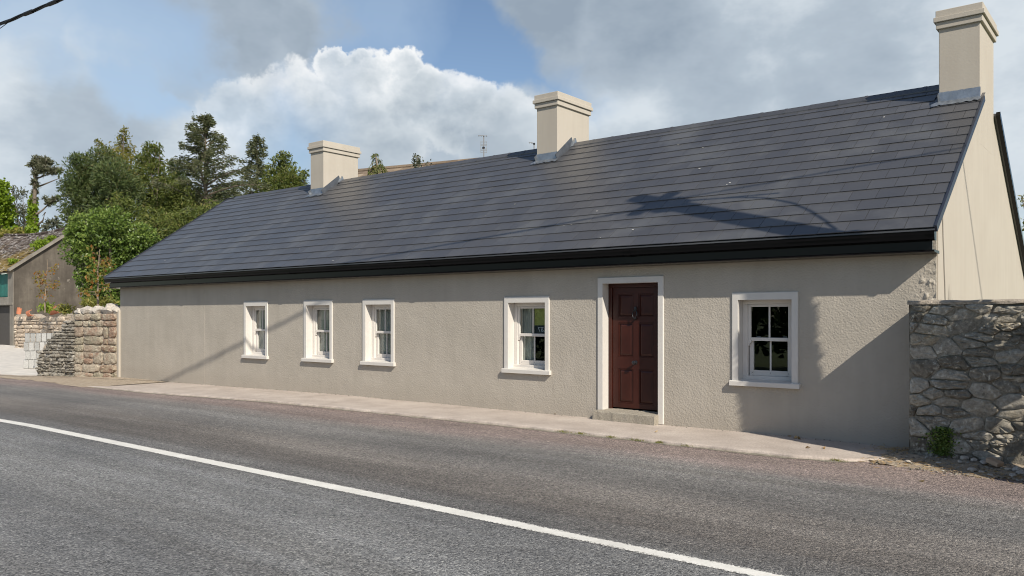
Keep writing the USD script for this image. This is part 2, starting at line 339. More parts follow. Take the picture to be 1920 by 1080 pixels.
M['mortar'] = stone_mat('dark_mortar', [(.17, .145, .11), (.26, .235, .185), (.35, .32, .26)], 9, 40, .02, attr=False)
M['red_stone'] = stone_mat('red_sandstone', [(.20, .17, .12), (.29, .26, .195), (.27, .205, .155), (.36, .32, .25), (.25, .16, .115), (.32, .28, .20)], 4, 20, .03, lichen=(.46, .42, .33))
M['slate_rubble'] = stone_mat('slaty_rubble', [(.14, .125, .10), (.235, .215, .18), (.34, .315, .27)], 6, 22, .03, lichen=(.50, .49, .45))
M['beige_stone'] = stone_mat('beige_rubble', [(.36, .29, .22), (.47, .39, .31), (.56, .49, .40)], 5, 12, .05)
M['pale_mortar'] = stone_mat('pale_mortar', [(.33, .28, .22), (.44, .38, .31)], 9, 26, .03, attr=False)
M['white_rock'] = stone_mat('white_rock', [(.42, .38, .33), (.60, .56, .50)], 8, 20, .02)
M['block'] = stone_mat('concrete_block', [(.27, .27, .26), (.34, .34, .325), (.41, .405, .39)], 12, 60, .004)
M['terracotta'] = plain('terracotta', (.45, .16, .08), .75, .2, 8, .3, 30)
M['brick_piece'] = plain('tan_brick', (.34, .24, .16), .85, .15, 9, .4, 50)
M['gravel_yard'] = plain('pale_gravel', (.60, .56, .50), .9, .18, 3, .8, 22, .05)
M['dirt'] = stone_mat('dry_dirt', [(.24, .185, .13), (.36, .295, .22), (.47, .40, .32)], 9, 55, .02, attr=False)
M['grass'] = plain('rough_grass', (.09, .11, .035), .9, .35, 1.5, .8, 14, .05)
def make_old_render(name, a, b, c_):
    g = NG(); p = g.pos()
    n = g.noise(p, .9, 6, .65); st = g.noise(g.scaled(p, (2.2, 2.2, .35)), 1.0, 5, .65)
    f = g.math('add', g.math('multiply', n, .55), g.math('multiply', st, .45))
    c = g.ramp(f, [(.32, a), (.5, b), (.66, c_)])
    lime = g.smooth(g.noise(p, 1.7, 6, .7), .63, .72, 0, .55)
    c = g.mix(lime, c, (.40, .36, .30))
    return g.mat(name, g.add('principled_bsdf', base_color=c, roughness=.9, normal=g.bump(g.noise(p, 9, 5, .65), .5, .03)) + '.BSDF')
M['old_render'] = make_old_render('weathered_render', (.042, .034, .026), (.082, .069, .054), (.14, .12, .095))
M['old_front'] = make_old_render('weathered_front', (.14, .12, .10), (.20, .18, .15), (.27, .25, .21))
M['teal'] = plain('teal_boards', (.015, .12, .10), .6, .3, 3, .2, 20)
def make_moss():
    g = NG(); p = g.pos(); t = g.add('attribute', attribute='tint') + '.fac'
    n = g.noise(p, .55, 6, .68); f = g.noise(p, 2.6, 5, .7)
    c = g.ramp(g.math('add', g.math('multiply', n, .5), g.math('multiply', t, .5)), [(.3, (.065, .045, .035)), (.5, (.12, .09, .07)), (.72, (.20, .175, .16))])
    z = g.add('separate_xyz', vector=p) + '.z'
    ms = g.smooth(g.math('add', g.math('multiply', n, 2.2), g.math('multiply', z, -.5)), -2.05, -1.4, 0, .85)
    c = g.mix(ms, c, (.20, .135, .025))
    c = g.mix(g.smooth(f, .55, .63, 0, .8), c, (.50, .48, .45))
    return g.mat('mossy_slate', g.add('principled_bsdf', base_color=c, roughness=.95, normal=g.bump(g.noise(p, 7, 5, .7), .8, .06)) + '.BSDF')
M['moss_roof'] = make_moss()
def make_brown_tile():
    g = NG(); p = g.pos(); t = g.add('attribute', attribute='tint') + '.fac'
    n = g.noise(p, 3, 5, .65)
    c = g.ramp(g.math('add', g.math('multiply', n, .5), g.math('multiply', t, .5)), [(.25, (.13, .095, .065)), (.55, (.22, .165, .115)), (.8, (.30, .24, .17))])
    return g.mat('brown_roof_tile', g.add('principled_bsdf', base_color=c, roughness=.85) + '.BSDF')
M['brown_tile'] = make_brown_tile()
M['bark'] = stone_mat('bark', [(.09, .07, .05), (.16, .13, .10), (.22, .185, .15)], 6, 25, .02, attr=False)
M['pole_wood'] = stone_mat('pole_wood', [(.12, .09, .065), (.20, .16, .12)], 6, 25, .01, attr=False)
M['twig'] = plain('twig', (.22, .17, .12), .85, .2, 9)
M['cable'] = plain('black_cable', (.012, .012, .014), .45)
M['galv'] = plain('grey_metal', (.30, .30, .30), .5, .1, 9, metallic=.5)
def leaf_mat(name, cols, trans=.35, rough=.55, scale=.9):
    g = NG(); p = g.pos(); t = g.add('attribute', attribute='tint') + '.fac'
    n = g.noise(p, scale, 3, .6)
    k = len(cols)
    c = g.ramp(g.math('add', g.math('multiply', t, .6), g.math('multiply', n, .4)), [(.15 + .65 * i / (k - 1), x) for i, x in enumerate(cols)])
    a = g.add('principled_bsdf', base_color=c, roughness=rough, specular_ior_level=.35) + '.BSDF'
    b = g.add('translucent_bsdf', color=g.mix(1.0, c, (1.25, 1.3, .7), 'multiply')) + '.BSDF'
    return g.mat(name, g.add('mix_closure', fac=trans, closure1=a, closure2=b) + '.closure')
M['ivy'] = leaf_mat('ivy_leaves', [(.028, .055, .009), (.070, .118, .020), (.135, .195, .036), (.23, .28, .075)], .18, .42)
M['conifer_dark'] = leaf_mat('dark_needles', [(.026, .045, .013), (.053, .082, .024), (.095, .122, .038), (.16, .145, .068)], .18)
M['conifer_green'] = leaf_mat('green_needles', [(.034, .054, .010), (.074, .102, .019), (.13, .152, .032), (.19, .165, .06)], .2)
M['spruce'] = leaf_mat('spruce_needles', [(.034, .048, .020), (.068, .086, .037), (.115, .125, .06), (.19, .175, .11)], .18)
M['yellow_leaf'] = leaf_mat('yellowing_leaves', [(.075, .085, .014), (.14, .145, .022), (.22, .19, .035), (.27, .20, .05)], .35)
M['grey_leaf'] = leaf_mat('grey_leaves', [(.07, .08, .055), (.12, .13, .09), (.19, .19, .14)], .25)
M['bright_leaf'] = leaf_mat('bright_ivy', [(.09, .15, .012), (.17, .25, .02), (.25, .32, .04)], .3, .4)
M['autumn_leaf'] = leaf_mat('autumn_leaves', [(.12, .14, .025), (.19, .15, .03), (.27, .10, .025), (.17, .16, .03)], .3)
M['weed'] = leaf_mat('weeds', [(.09, .10, .02), (.17, .18, .035), (.27, .23, .06), (.13, .17, .03)], .3)
M['dry_leaf'] = leaf_mat('dry_leaves', [(.24, .14, .06), (.36, .24, .11), (.45, .34, .19)], .15)
M['hedge_leaf'] = leaf_mat('hedge_leaves', [(.02, .035, .01), (.04, .065, .014), (.06, .09, .02)], .2)

# ------------------------------------------------------------------ ground, road, pavement
def gz(x): return np.interp(x, [-200, -46, -30, -26, -23, -18, -13.5, 60], [-.14, -.14, -.14, -.12, -.075, -.06, 0, 0])
ROAD_Z = -.045
def grid(x, y, zf):
    X, Y = np.meshgrid(x, y, indexing='ij'); Z = zf(X, Y); nx, ny = len(x), len(y)
    i, j = np.meshgrid(np.arange(nx - 1), np.arange(ny - 1), indexing='ij')
    q = np.stack([i * ny + j, (i + 1) * ny + j, (i + 1) * ny + j + 1, i * ny + j + 1], -1).reshape(-1, 4)
    return np.stack([X, Y, Z], -1).reshape(-1, 3), q
def struct(name, mesh, mat, smooth=False): return tag(obj(name, mesh, mat, None, smooth), kind='structure')
KX = np.array([-21.2, -19, -17, -14, -11.5, -8.5, -7, -4.9, -3.5, -2.9, -2.62, -2.45, -2.40])
KY = np.array([-1.86, -1.80, -1.76, -1.6, -1.49, -1.39, -1.37, -1.4, -1.42, -1.30, -1.02, -.70, -.50])
struct('ground', grid(np.linspace(-400, 400, 9), np.linspace(-400, 400, 9), lambda X, Y: np.full_like(X, -.32)), M['grass'])
def kerb_y(x): return np.where(x > -2.4, -.9, np.interp(x, KX, KY))
xs = np.r_[np.linspace(-220, -60, 9), np.linspace(-50, 40, 181)]
struct('road', grid(xs, [-13.5, -9, -6, -3.4, -1.9, -.3], lambda X, Y: gz(X) + ROAD_Z - .0008 * (Y + 6.0) ** 2 * (Y < -6)), M['asphalt'], True)
lx = np.r_[np.linspace(-200, -60, 6), np.linspace(-50, 30, 161)]
tag(obj('white_line', grid(lx, [-5.925, -5.745], lambda X, Y: gz(X) + ROAD_Z + .004), M['line']), kind='structure')
def pavement():
    x = np.r_[np.arange(-21.1, -2.40, .045)]; ky = np.interp(x, KX, KY)
    rng = np.random.default_rng(3)
    ky = ky + (meshkit.fbm(np.stack([x * 5, 0 * x, 0 * x], 1), 4, 5) - .5) * .07
    rows = [(1.0, -.07), (1.0, .75), (.985, 1.0), (.93, 1.0), (.7, 1.0), (.4, 1.0), (-.05, 1.0)]
    V = []
    rise = np.interp(x, [-21.1, -18.5, -3.2, -2.4], [.15, 1, 1, .45])
    for a, h in rows:
        y = ky * a if a > 0 else np.full_like(x, .05)
        top = gz(x) + 0.0 + (meshkit.fbm(np.stack([x * 1.2, y * 2, 0 * x], 1), 3, 9) - .5) * .018
        z = gz(x) + ROAD_Z - .03 + (top - gz(x) - ROAD_Z + .03) * h * rise if h < 1 else gz(x) + ROAD_Z + (top - gz(x) - ROAD_Z) * rise
        V.append(np.stack([x, y, z], 1))
    n, k = len(x), len(rows); v = np.concatenate(V); i, j = np.meshgrid(np.arange(k - 1), np.arange(n - 1), indexing='ij')
    q = np.stack([i * n + j, i * n + j + 1, (i + 1) * n + j + 1, (i + 1) * n + j], -1).reshape(-1, 4)
    struct('pavement', (v, q), M['concrete'], 40)
pavement()
def kerb_dirt():
    x = np.arange(-20.5, -2.7, .03); ky = np.interp(x, KX, KY); w = .035 + .10 * np.clip(meshkit.fbm(np.stack([x * 3, 0 * x, 0 * x], 1), 4, 23) - .38, 0, 1)
    v = np.concatenate([np.stack([x, ky - w, gz(x) + ROAD_Z + .004], 1), np.stack([x, ky + .02, gz(x) + ROAD_Z + .012], 1)]); n = len(x); k = np.arange(n - 1)
    struct('gutter_dirt', (v, np.stack([k, k + 1, n + k + 1, n + k], 1)), M['mortar'])
kerb_dirt()
def bumpy_sheet(name, poly_fn, xr, yr, dx, mat, amp, zb, fs=3.0):
    x, y = np.arange(xr[0], xr[1], dx), np.arange(yr[0], yr[1], dx)
    v, q = grid(x, y, lambda X, Y: zb(X, Y) + (meshkit.fbm(np.stack([X * fs, Y * fs, 0 * X], -1), 4, 11) - .5) * amp)
    keep = poly_fn(v[:, 0], v[:, 1])
    q = q[keep[q].all(1)]; used = np.unique(q); m = np.full(len(v), -1); m[used] = np.arange(len(used))
    return struct(name, (v[used], m[q]), mat, True)
# the strip of dry dirt at the foot of the right-hand wall, sloping down to the road
bumpy_sheet('dirt_verge', lambda x, y: (y > -1.28 - .10 * (x + 2.0) * (x < 2) + .06 * np.sin(x * 9) + .05 * np.sin(x * 23)) & (x > -2.72 + .1 * np.sin(y * 14)), (-2.8, 4, ), (-2.2, -.05), .03, M['dirt'], .05,
            lambda X, Y: ROAD_Z + .006 + np.clip((Y + 1.25) * .10, -.03, .055) * np.clip((X + 2.8) * 2.5, 0, 1), 4.0)
def strip_sheet(name, x, ya, yb, n, mat, z, amp, fs, smooth=True):
    t = np.linspace(0, 1, n); X = np.repeat(x[:, None], n, 1); Y = ya[:, None] * (1 - t) + yb[:, None] * t
    Z = z(X, Y, t[None, :] + 0 * X) + (meshkit.fbm(np.stack([X * fs, Y * fs, 0 * X], -1), 4, 13) - .5) * amp
    i, j = np.meshgrid(np.arange(len(x) - 1), np.arange(n - 1), indexing='ij')
    struct(name, (np.stack([X, Y, Z], -1).reshape(-1, 3), np.stack([i * n + j, (i + 1) * n + j, (i + 1) * n + j + 1, i * n + j + 1], -1).reshape(-1, 4)), mat, smooth)
wob = lambda x, f, k: meshkit.fbm(np.stack([x * f, 0 * x + k, 0 * x], 1), 4, 17) - .5
x_ = np.r_[np.linspace(-75, -40, 40), np.linspace(-39.8, -22.6, 140)]
strip_sheet('gravel_yard', x_, -1.72 - .055 * (x_ + 24) * (x_ > -40) + .88 * (x_ <= -40) + .35 * wob(x_, 1.5, 1), 0 * x_ + 30, 60, M['gravel_yard'], lambda X, Y, t: gz(X) - .03 + .02 * np.minimum(t * 20, 1) - .04 * (t == 0), .05, .8)
x_ = np.linspace(-31, -20.2, 220)
strip_sheet('dusty_roadside', x_, -1.95 - .055 * (x_ + 21) + .45 * wob(x_, 1.2, 2) + .12 * wob(x_, 6, 3), np.interp(x_, [-31, -26.6, -25.8, -22.9, -20], [-1.55, -1.25, -.8, .05, .05]) + .2 * wob(x_, 2, 5) * (x_ < -26), 14, M['dirt'], lambda X, Y, t: gz(X) + ROAD_Z + .004 + .03 * np.clip(t * 4, 0, 1), .02, 2.5)

# ------------------------------------------------------------------ the cottage
XL, XR, DEPTH, YR = -22.808, -2.186, 8.15, 3.525
ZE, EX, PS = 2.676, .342, .6783
TH = math.atan(PS); CT, ST = math.cos(TH), math.sin(TH)
ZR = ZE + PS * (YR + EX)
WIN = [(-16.80, -15.867), (-14.552, -13.593), (-12.646, -11.726), (-8.967, -7.999), (-4.804, -3.867)]
WZ0, WZ1 = .653, 1.961
DX0, DX1, DZ1 = -7.05, -5.884, 2.236
cottage = thing('cottage', 'long single-storey cottage with greige roughcast walls, dark slate roof and maroon front door', 'cottage', (-12.5, 0, 0))
def build_wall():
    zt = lambda y: ZE + PS * (min(y, 2 * YR - y) + EX) - .07
    out = prism([(0, -.35), (DEPTH, -.35), (DEPTH, zt(DEPTH)), (YR, zt(YR)), (0, zt(0))], XL, XR)
    inn = prism([(.42, -.05), (DEPTH - .4, -.05), (DEPTH - .4, 2.3), (.42, 2.3)], XL + .4, XR - .4)
    m = man(out) - man(inn)
    for a, b in WIN: m -= man(box(a + .085, b - .085, -.2, .6, WZ0 + .06, WZ1 - .10))
    m -= man(box(DX0 + .09, DX1 - .09, -.2, .6, -.02, DZ1 - .09))
    t = unman(m); fz = t.triangles_center
    front = (np.abs(t.face_normals[:, 1] + 1) < .01) & (fz[:, 1] < .01)
    return t
wall_mesh = build_wall()
wall = obj('wall', wall_mesh, M['render'], cottage)
# smooth rendered gable skin, 12 mm proud of the end wall, and the quoin strip on the far corner
zt = lambda y: ZE + PS * (min(y, 2 * YR - y) + EX) - .072
obj('gable_face', prism([(.03, -.3), (DEPTH - .02, -.3), (DEPTH - .02, zt(DEPTH - .02)), (YR, zt(YR)), (.03, zt(.03))], XR - .02, XR + .012), M['smooth_render'], wall)
obj('corner_strip', cbox(XL - .10, XL + .02, -.05, .05, gz(XL) - .02, 1.79, .012), M['smooth_render'], wall)
obj('control_joint', box(-18.517, -18.510, -.002, .01, -.1, 2.4), M['render'], wall)
def lumps():
    rng = np.random.default_rng(12); x = np.linspace(-2.56, -2.19, 42); z = np.linspace(1.62, 2.40, 70)
    X, Z = np.meshgrid(x, z, indexing='ij'); P = np.stack([X * 17, Z * 17, 0 * X], -1)
    n = meshkit.fbm(P, 4, 21); w = np.clip((X + 2.50) / .28, 0, 1) * np.clip((Z - 1.62) / .1, 0, 1) * np.clip((2.40 - Z) / .3, 0, 1)
    D = np.clip(n - .47, 0, 1) * .10 * w - .003; D += (meshkit.noise(P * 3, 4) - .5) * .010 * w
    nx, nz = X.shape; i, j = np.meshgrid(np.arange(nx - 1), np.arange(nz - 1), indexing='ij')
    q = np.stack([i * nz + j, (i + 1) * nz + j, (i + 1) * nz + j + 1, i * nz + j + 1], -1).reshape(-1, 4)
    tag(obj('rough_plaster', (np.stack([X, -D, Z], -1).reshape(-1, 3), q), M['render'], wall, 35), 'lumpy patch of rough plaster by the corner')
lumps()
M['shadow_paint'] = plain('painted_shadow', (.16, .14, .12), .9, .3, 9)
M['thin_line'] = plain('grey_line', (.24, .22, .19), .7)
def gable_marks():
    x = XR + .012
    obj('gable_line', tube([(x + .006, .22, 3.02), (x + .006, .42, 1.78)], .008, 6), M['thin_line'], wall)  # thin grey tube set as a slanting line down the gable
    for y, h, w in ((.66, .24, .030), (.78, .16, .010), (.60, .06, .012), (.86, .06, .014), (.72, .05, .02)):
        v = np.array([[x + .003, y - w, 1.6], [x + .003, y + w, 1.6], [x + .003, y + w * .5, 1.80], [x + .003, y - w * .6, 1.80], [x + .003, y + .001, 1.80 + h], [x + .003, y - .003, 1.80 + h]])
        obj('painted_shadow', (v, [[0, 1, 2, 3], [3, 2, 4, 5]]), M['shadow_paint'], wall)  # spiky plant shadows above the wall top, painted on as thin dark sheets
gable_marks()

# --- roof
def rp(x, w, n=0.0):                       # a point of the front slope: x along, w up from the eave, n off the surface
    return np.array([x, -EX + w * CT - n * ST, ZE + w * ST + n * CT])
SLOPE = (YR + EX) / CT
RX0, RX1 = -23.04, -2.128
def build_roof():
    WCH = (YR - .6 + EX) / CT
    a = [(-EX, ZE - .05), (YR, ZR - .05), (8.45, ZR - .05 - PS * (8.45 - YR)), (8.45, ZR - .012 - PS * (8.45 - YR)), (YR, ZR - .012), (-EX, ZE - .012)]
    roof = obj('roof', unman(man(prism(a, RX0 + .01, RX1 - .01)) - man(box(-2.6, -2.0, YR - .595, YR + .595, 3, 7))), M['slate'], cottage, tint=.4)
    rng = np.random.default_rng(5); GA, SW, N = SLOPE / 16, .345, 16
    todo = []
    for r in range(N):
        off = 0 if r % 2 == 0 else SW / 2
        k0 = int(np.floor((RX1 - RX0 + off) / SW)) + 1
        for k in range(k0):
            x1 = RX1 - k * SW + off; x0 = x1 - SW; x0, x1 = max(x0, RX0), min(x1, RX1)
            if x1 - x0 < .05: continue
            g_ = .0028; w0 = r * GA - rng.uniform(0, .002); w1 = min((r + 1) * GA + .05, SLOPE - .004)
            lift = .0165 + rng.normal(0, .0010); yaw = rng.normal(0, .0012)
            xa, xb = x0 + g_, x1 - g_
            v = np.array([rp(xa, w0, lift - .007), rp(xb, w0 + yaw, lift - .007), rp(xb, w1, -.004), rp(xa, w1, -.004), rp(xa, w0, lift), rp(xb, w0 + yaw, lift), rp(xb, w1, .004), rp(xa, w1, .004)])
            c = v.mean(0)
            inside = any(a_ - .0 < c[0] < b_ + (.1 if b_ > -3 else 0) and c[1] > 2.95 for a_, b_ in CH)
            if inside: continue
            d = np.linalg.norm(c - EYE); nrm = np.array([0, -ST, CT]); cosv = abs(nrm @ (EYE - c)) / d
            todo.append(((x1 - x0) * cosv / d ** 2, v, rng.uniform(0, 1)))
    todo.sort(key=lambda t: -t[0])
    rest = MB()
    for i, (_, v, t) in enumerate(todo):
        if i < 300: obj('slate', (v, BOXF), M['slate'], roof, tint=t)
        else: rest.add(v, BOXF, t)
    tag(rest.put('slates', M['slate'], roof), 'the further slates of the roof', kind='stuff')
    # back slope slates as plain courses
    back = MB()
    for r in range(-4, 16):
        w0, w1 = r * GA, (r + 1) * GA + .04
        f = lambda x, w, n: rp(x, w, n) * [1, -1, 1] + [0, 2 * YR, 0]
        RB = RX1 if w1 < WCH + .03 else -2.5
        v = [f(RX0, w0, .004), f(RB, w0, .004), f(RB, w1, -.004), f(RX0, w1, -.004), f(RX0, w0, .014), f(RB, w0, .014), f(RB, w1, .004), f(RX0, w1, .004)]
        back.add(v, BOXF)
    tag(back.put('back_slates', M['slate'], roof), 'slates of the back slope', kind='stuff')
    # ridge tiles
    L = .455; n = int((RX1 - RX0) / L)
    for k in range(n):
        x1 = RX1 - k * L; x0 = x1 - L + .004
        if any(a_ - .02 < (x0 + x1) / 2 < b_ + .02 for a_, b_ in CH): continue
        o = .012 + rng.normal(0, .0012); pr = []
        for s in (-1, 1):
            pr.append([(YR + s * .15 * CT, ZR - .15 * ST + o + .012)])
        P = [(YR - .15 * CT - .004, ZR - .15 * ST + o - .002), (YR, ZR + o + .006), (YR + .15 * CT, ZR - .15 * ST + o - .002), (YR + .15 * CT, ZR - .15 * ST + o + .016), (YR + .012, ZR + o + .030), (YR - .012, ZR + o + .030), (YR - .15 * CT - .004, ZR - .15 * ST + o + .016)]
        obj('ridge_tile', prism(P, x0, x1 + .002), M['slate'], roof, tint=rng.uniform(0, .6))
        Q = [(y + (y - YR) * .02, z + .005) for y, z in P]
        obj('ridge_joint', prism(Q, x1 - .03, x1 + .02), M['slate'], roof, tint=.2)
    # verges
    for x0, x1 in ((RX1 - .012, RX1 + .016), (RX0 - .016, RX0 + .012)):
        we = WCH if x1 > -5 else SLOPE
        s = [rp(0, 0, -.055)[1:], rp(0, we, -.055)[1:], rp(0, we, .030)[1:], rp(0, 0, .030)[1:]]
        obj('verge_trim', prism(s, x0, x1), M['verge'], roof)
    s = [rp(0, -1.2, -.06)[1:], rp(0, WCH, -.06)[1:], rp(0, WCH, .018)[1:], rp(0, -1.2, .018)[1:]]
    s = [(2 * YR - y, z) for y, z in s]
    obj('bargeboard', prism(s, RX1 - .01, RX1 + .05), M['black_pvc'], roof)
    # white specks left by the birds
    for px, py in ((1658, 221), (1120, 397), (1187, 432), (1058, 424), (1072, 423), (1126, 447), (966, 384), (911, 405), (562, 468), (674, 469), (625, 490), (766, 337), (1363, 348), (1369, 344), (1637, 285), (1312, 318), (1272, 272), (1318, 278), (310, 489)):
        d = ray(px, py); t = (ZE + PS * (EYE[1] + EX) - EYE[2]) / (d[2] - PS * d[1]); P = EYE + t * d
        wv = (P[1] + EX) / CT; an = np.arange(7) * 2 * np.pi / 7; r = rng.uniform(.008, .016) * (t / 12) ** .5
        v = [rp(P[0], wv, .018)] + [rp(P[0] + r * rng.uniform(.6, 1.6) * math.cos(a), wv + r * rng.uniform(.5, 1.1) * math.sin(a), .0165) for a in an]
        obj('bird_dropping', (np.array(v), np.array([[0, 1 + k, 1 + (k + 1) % 7] for k in range(7)])), M['white'], roof)
    return roof
CH = [(-18.142, -17.591), (-10.467, -9.928), (-2.734, -2.186)]
M['verge'] = plain('verge_trim', (.022, .025, .036), .4, .1)
roof = build_roof()
def chimney(a, b, gable):
    y0, y1 = YR - .6, YR + .6
    zb = 4.3 if not gable else 4.2
    a_ = a; b_ = b + (.0128 if gable else 0)
    c = obj('chimney', cbox(a_, b_, y0, y1, zb, 6.06, .008), M['smooth_render'], cottage)
    def band(z0, z1, o): return cbox(a_ - o, b_ + o, y0 - o, y1 + o, z0, z1, .006)
    obj('cap_band', band(6.035, 6.135, .035), M['smooth_render'], c)
    obj('cap_band', band(6.137, 6.21, .065), M['smooth_render'], c)
    t = unman(man(band(6.212, 6.315, .04)) - man(box(a_ + .12, b_ - .12, y0 + .12, y1 - .12, 6.26, 6.4)))
    obj('chimney_cap', t, M['smooth_render'], c)
    rng = np.random.default_rng(int(-a * 10))
    # lead apron: an upstand against the front face and a rumpled skirt over the slates
    wb = (y0 + EX) / CT
    xs_ = np.linspace(a_ - .09, b_ + (.02 if gable else .06), 24); V = []
    for k, (w, n) in enumerate(((wb + .02, .15), (wb - .012, .13), (wb - .02, .03), (wb - .05, .032), (wb - .085, .030), (wb - .115, .025))):
        for i, x in enumerate(xs_):
            j = rng.normal(0, .006)
            if k < 3: P = np.array([min(max(x, a_ - .005), b_ + .005), y0 - .006 - .002 * k + (0 if k < 2 else -.01), rp(0, wb)[2] + (.17, .15, .03)[k] + j * .5])
            else: P = rp(x, w - .02 + j * (3 if k == 5 else 1), n + abs(j))
            V.append(P)
    V = np.array(V); ny = len(xs_); i, j = np.meshgrid(np.arange(5), np.arange(ny - 1), indexing='ij')
    q = np.stack([i * ny + j, (i + 1) * ny + j, (i + 1) * ny + j + 1, i * ny + j + 1], -1).reshape(-1, 4)
    obj('lead_flashing', (V, q), M['lead'], c, 40)
    # dark flashing stepping up each side to the ridge
    for x, s in ((b_, 1), (a_, -1)):
        if gable and s == 1: continue
        P = [rp(0, wb - .02, .0)[1:], rp(0, SLOPE - .01, .0)[1:], rp(0, SLOPE - .01, .15)[1:] + [.0, .03], rp(0, wb - .02, .13)[1:]]
        obj('side_flashing', prism(P, min(x, x + s * .012), max(x, x + s * .012)), M['dark_lead'], c)
        obj('saddle', prism([(YR - .10, ZR - .05), (YR, ZR + .14), (YR + .10, ZR - .05)], min(x, x + s * .055), max(x, x + s * .055)), M['lead'], c)
    return c
for (a, b), gb in zip(CH, (False, False, True)): chimney(a, b, gb)

# --- eaves: fascia, bottom moulding, soffit, gutter
def eaves():
    x0, x1 = XL - .12, XR + .03
    fy = -.235
    f = obj('fascia', prism([(fy, 2.425), (fy + .02, 2.425), (fy + .02, 2.655), (fy, 2.655)], x0, x1 - .03), M['black_pvc'], cottage)
    obj('soffit', box(x0, x1 - .04, fy + .021, .0, 2.43, 2.44), M['black_pvc'], f)
    obj('moulding', prism([(fy - .022, 2.40), (.01, 2.385), (.01, 2.424), (fy - .012, 2.424), (fy - .03, 2.415)], x0, x1), M['black_pvc'], f)
    # ogee gutter
    P = [(fy - .002, 2.535), (fy - .07, 2.532), (fy - .105, 2.545), (fy - .118, 2.572), (fy - .122, 2.60), (fy - .135, 2.625), (fy - .137, 2.642), (fy - .128, 2.645), (fy - .121, 2.628), (fy - .108, 2.60), (fy - .098, 2.565), (fy - .07, 2.545), (fy - .012, 2.547), (fy - .012, 2.645), (fy - .002, 2.645)]
    n = 5; ed = np.linspace(x0 - .06, x1 + .015, n + 1)
    gut = None
    for k in range(n):
        gm = obj('gutter', prism(P, ed[k] + .001, ed[k + 1] - .001), M['black_pvc'], cottage)
        obj('gutter_joint', prism([(y - .006 if y < fy - .05 else y, z - .005 if z < 2.6 else z) for y, z in P[:8]] + [(fy - .01, 2.60)], ed[k + 1] - .05, ed[k + 1] + (.05 if k < n - 1 else .003)), M['black_pvc'], gm)
        if k == n - 1: obj('stop_end', prism(P[:8] + [P[-1]], ed[k + 1] - .004, ed[k + 1] + .004), M['black_pvc'], gm)
        if k == 0: obj('stop_end', prism(P[:8] + [P[-1]], ed[0] - .004, ed[0] + .004), M['black_pvc'], gm)
eaves()

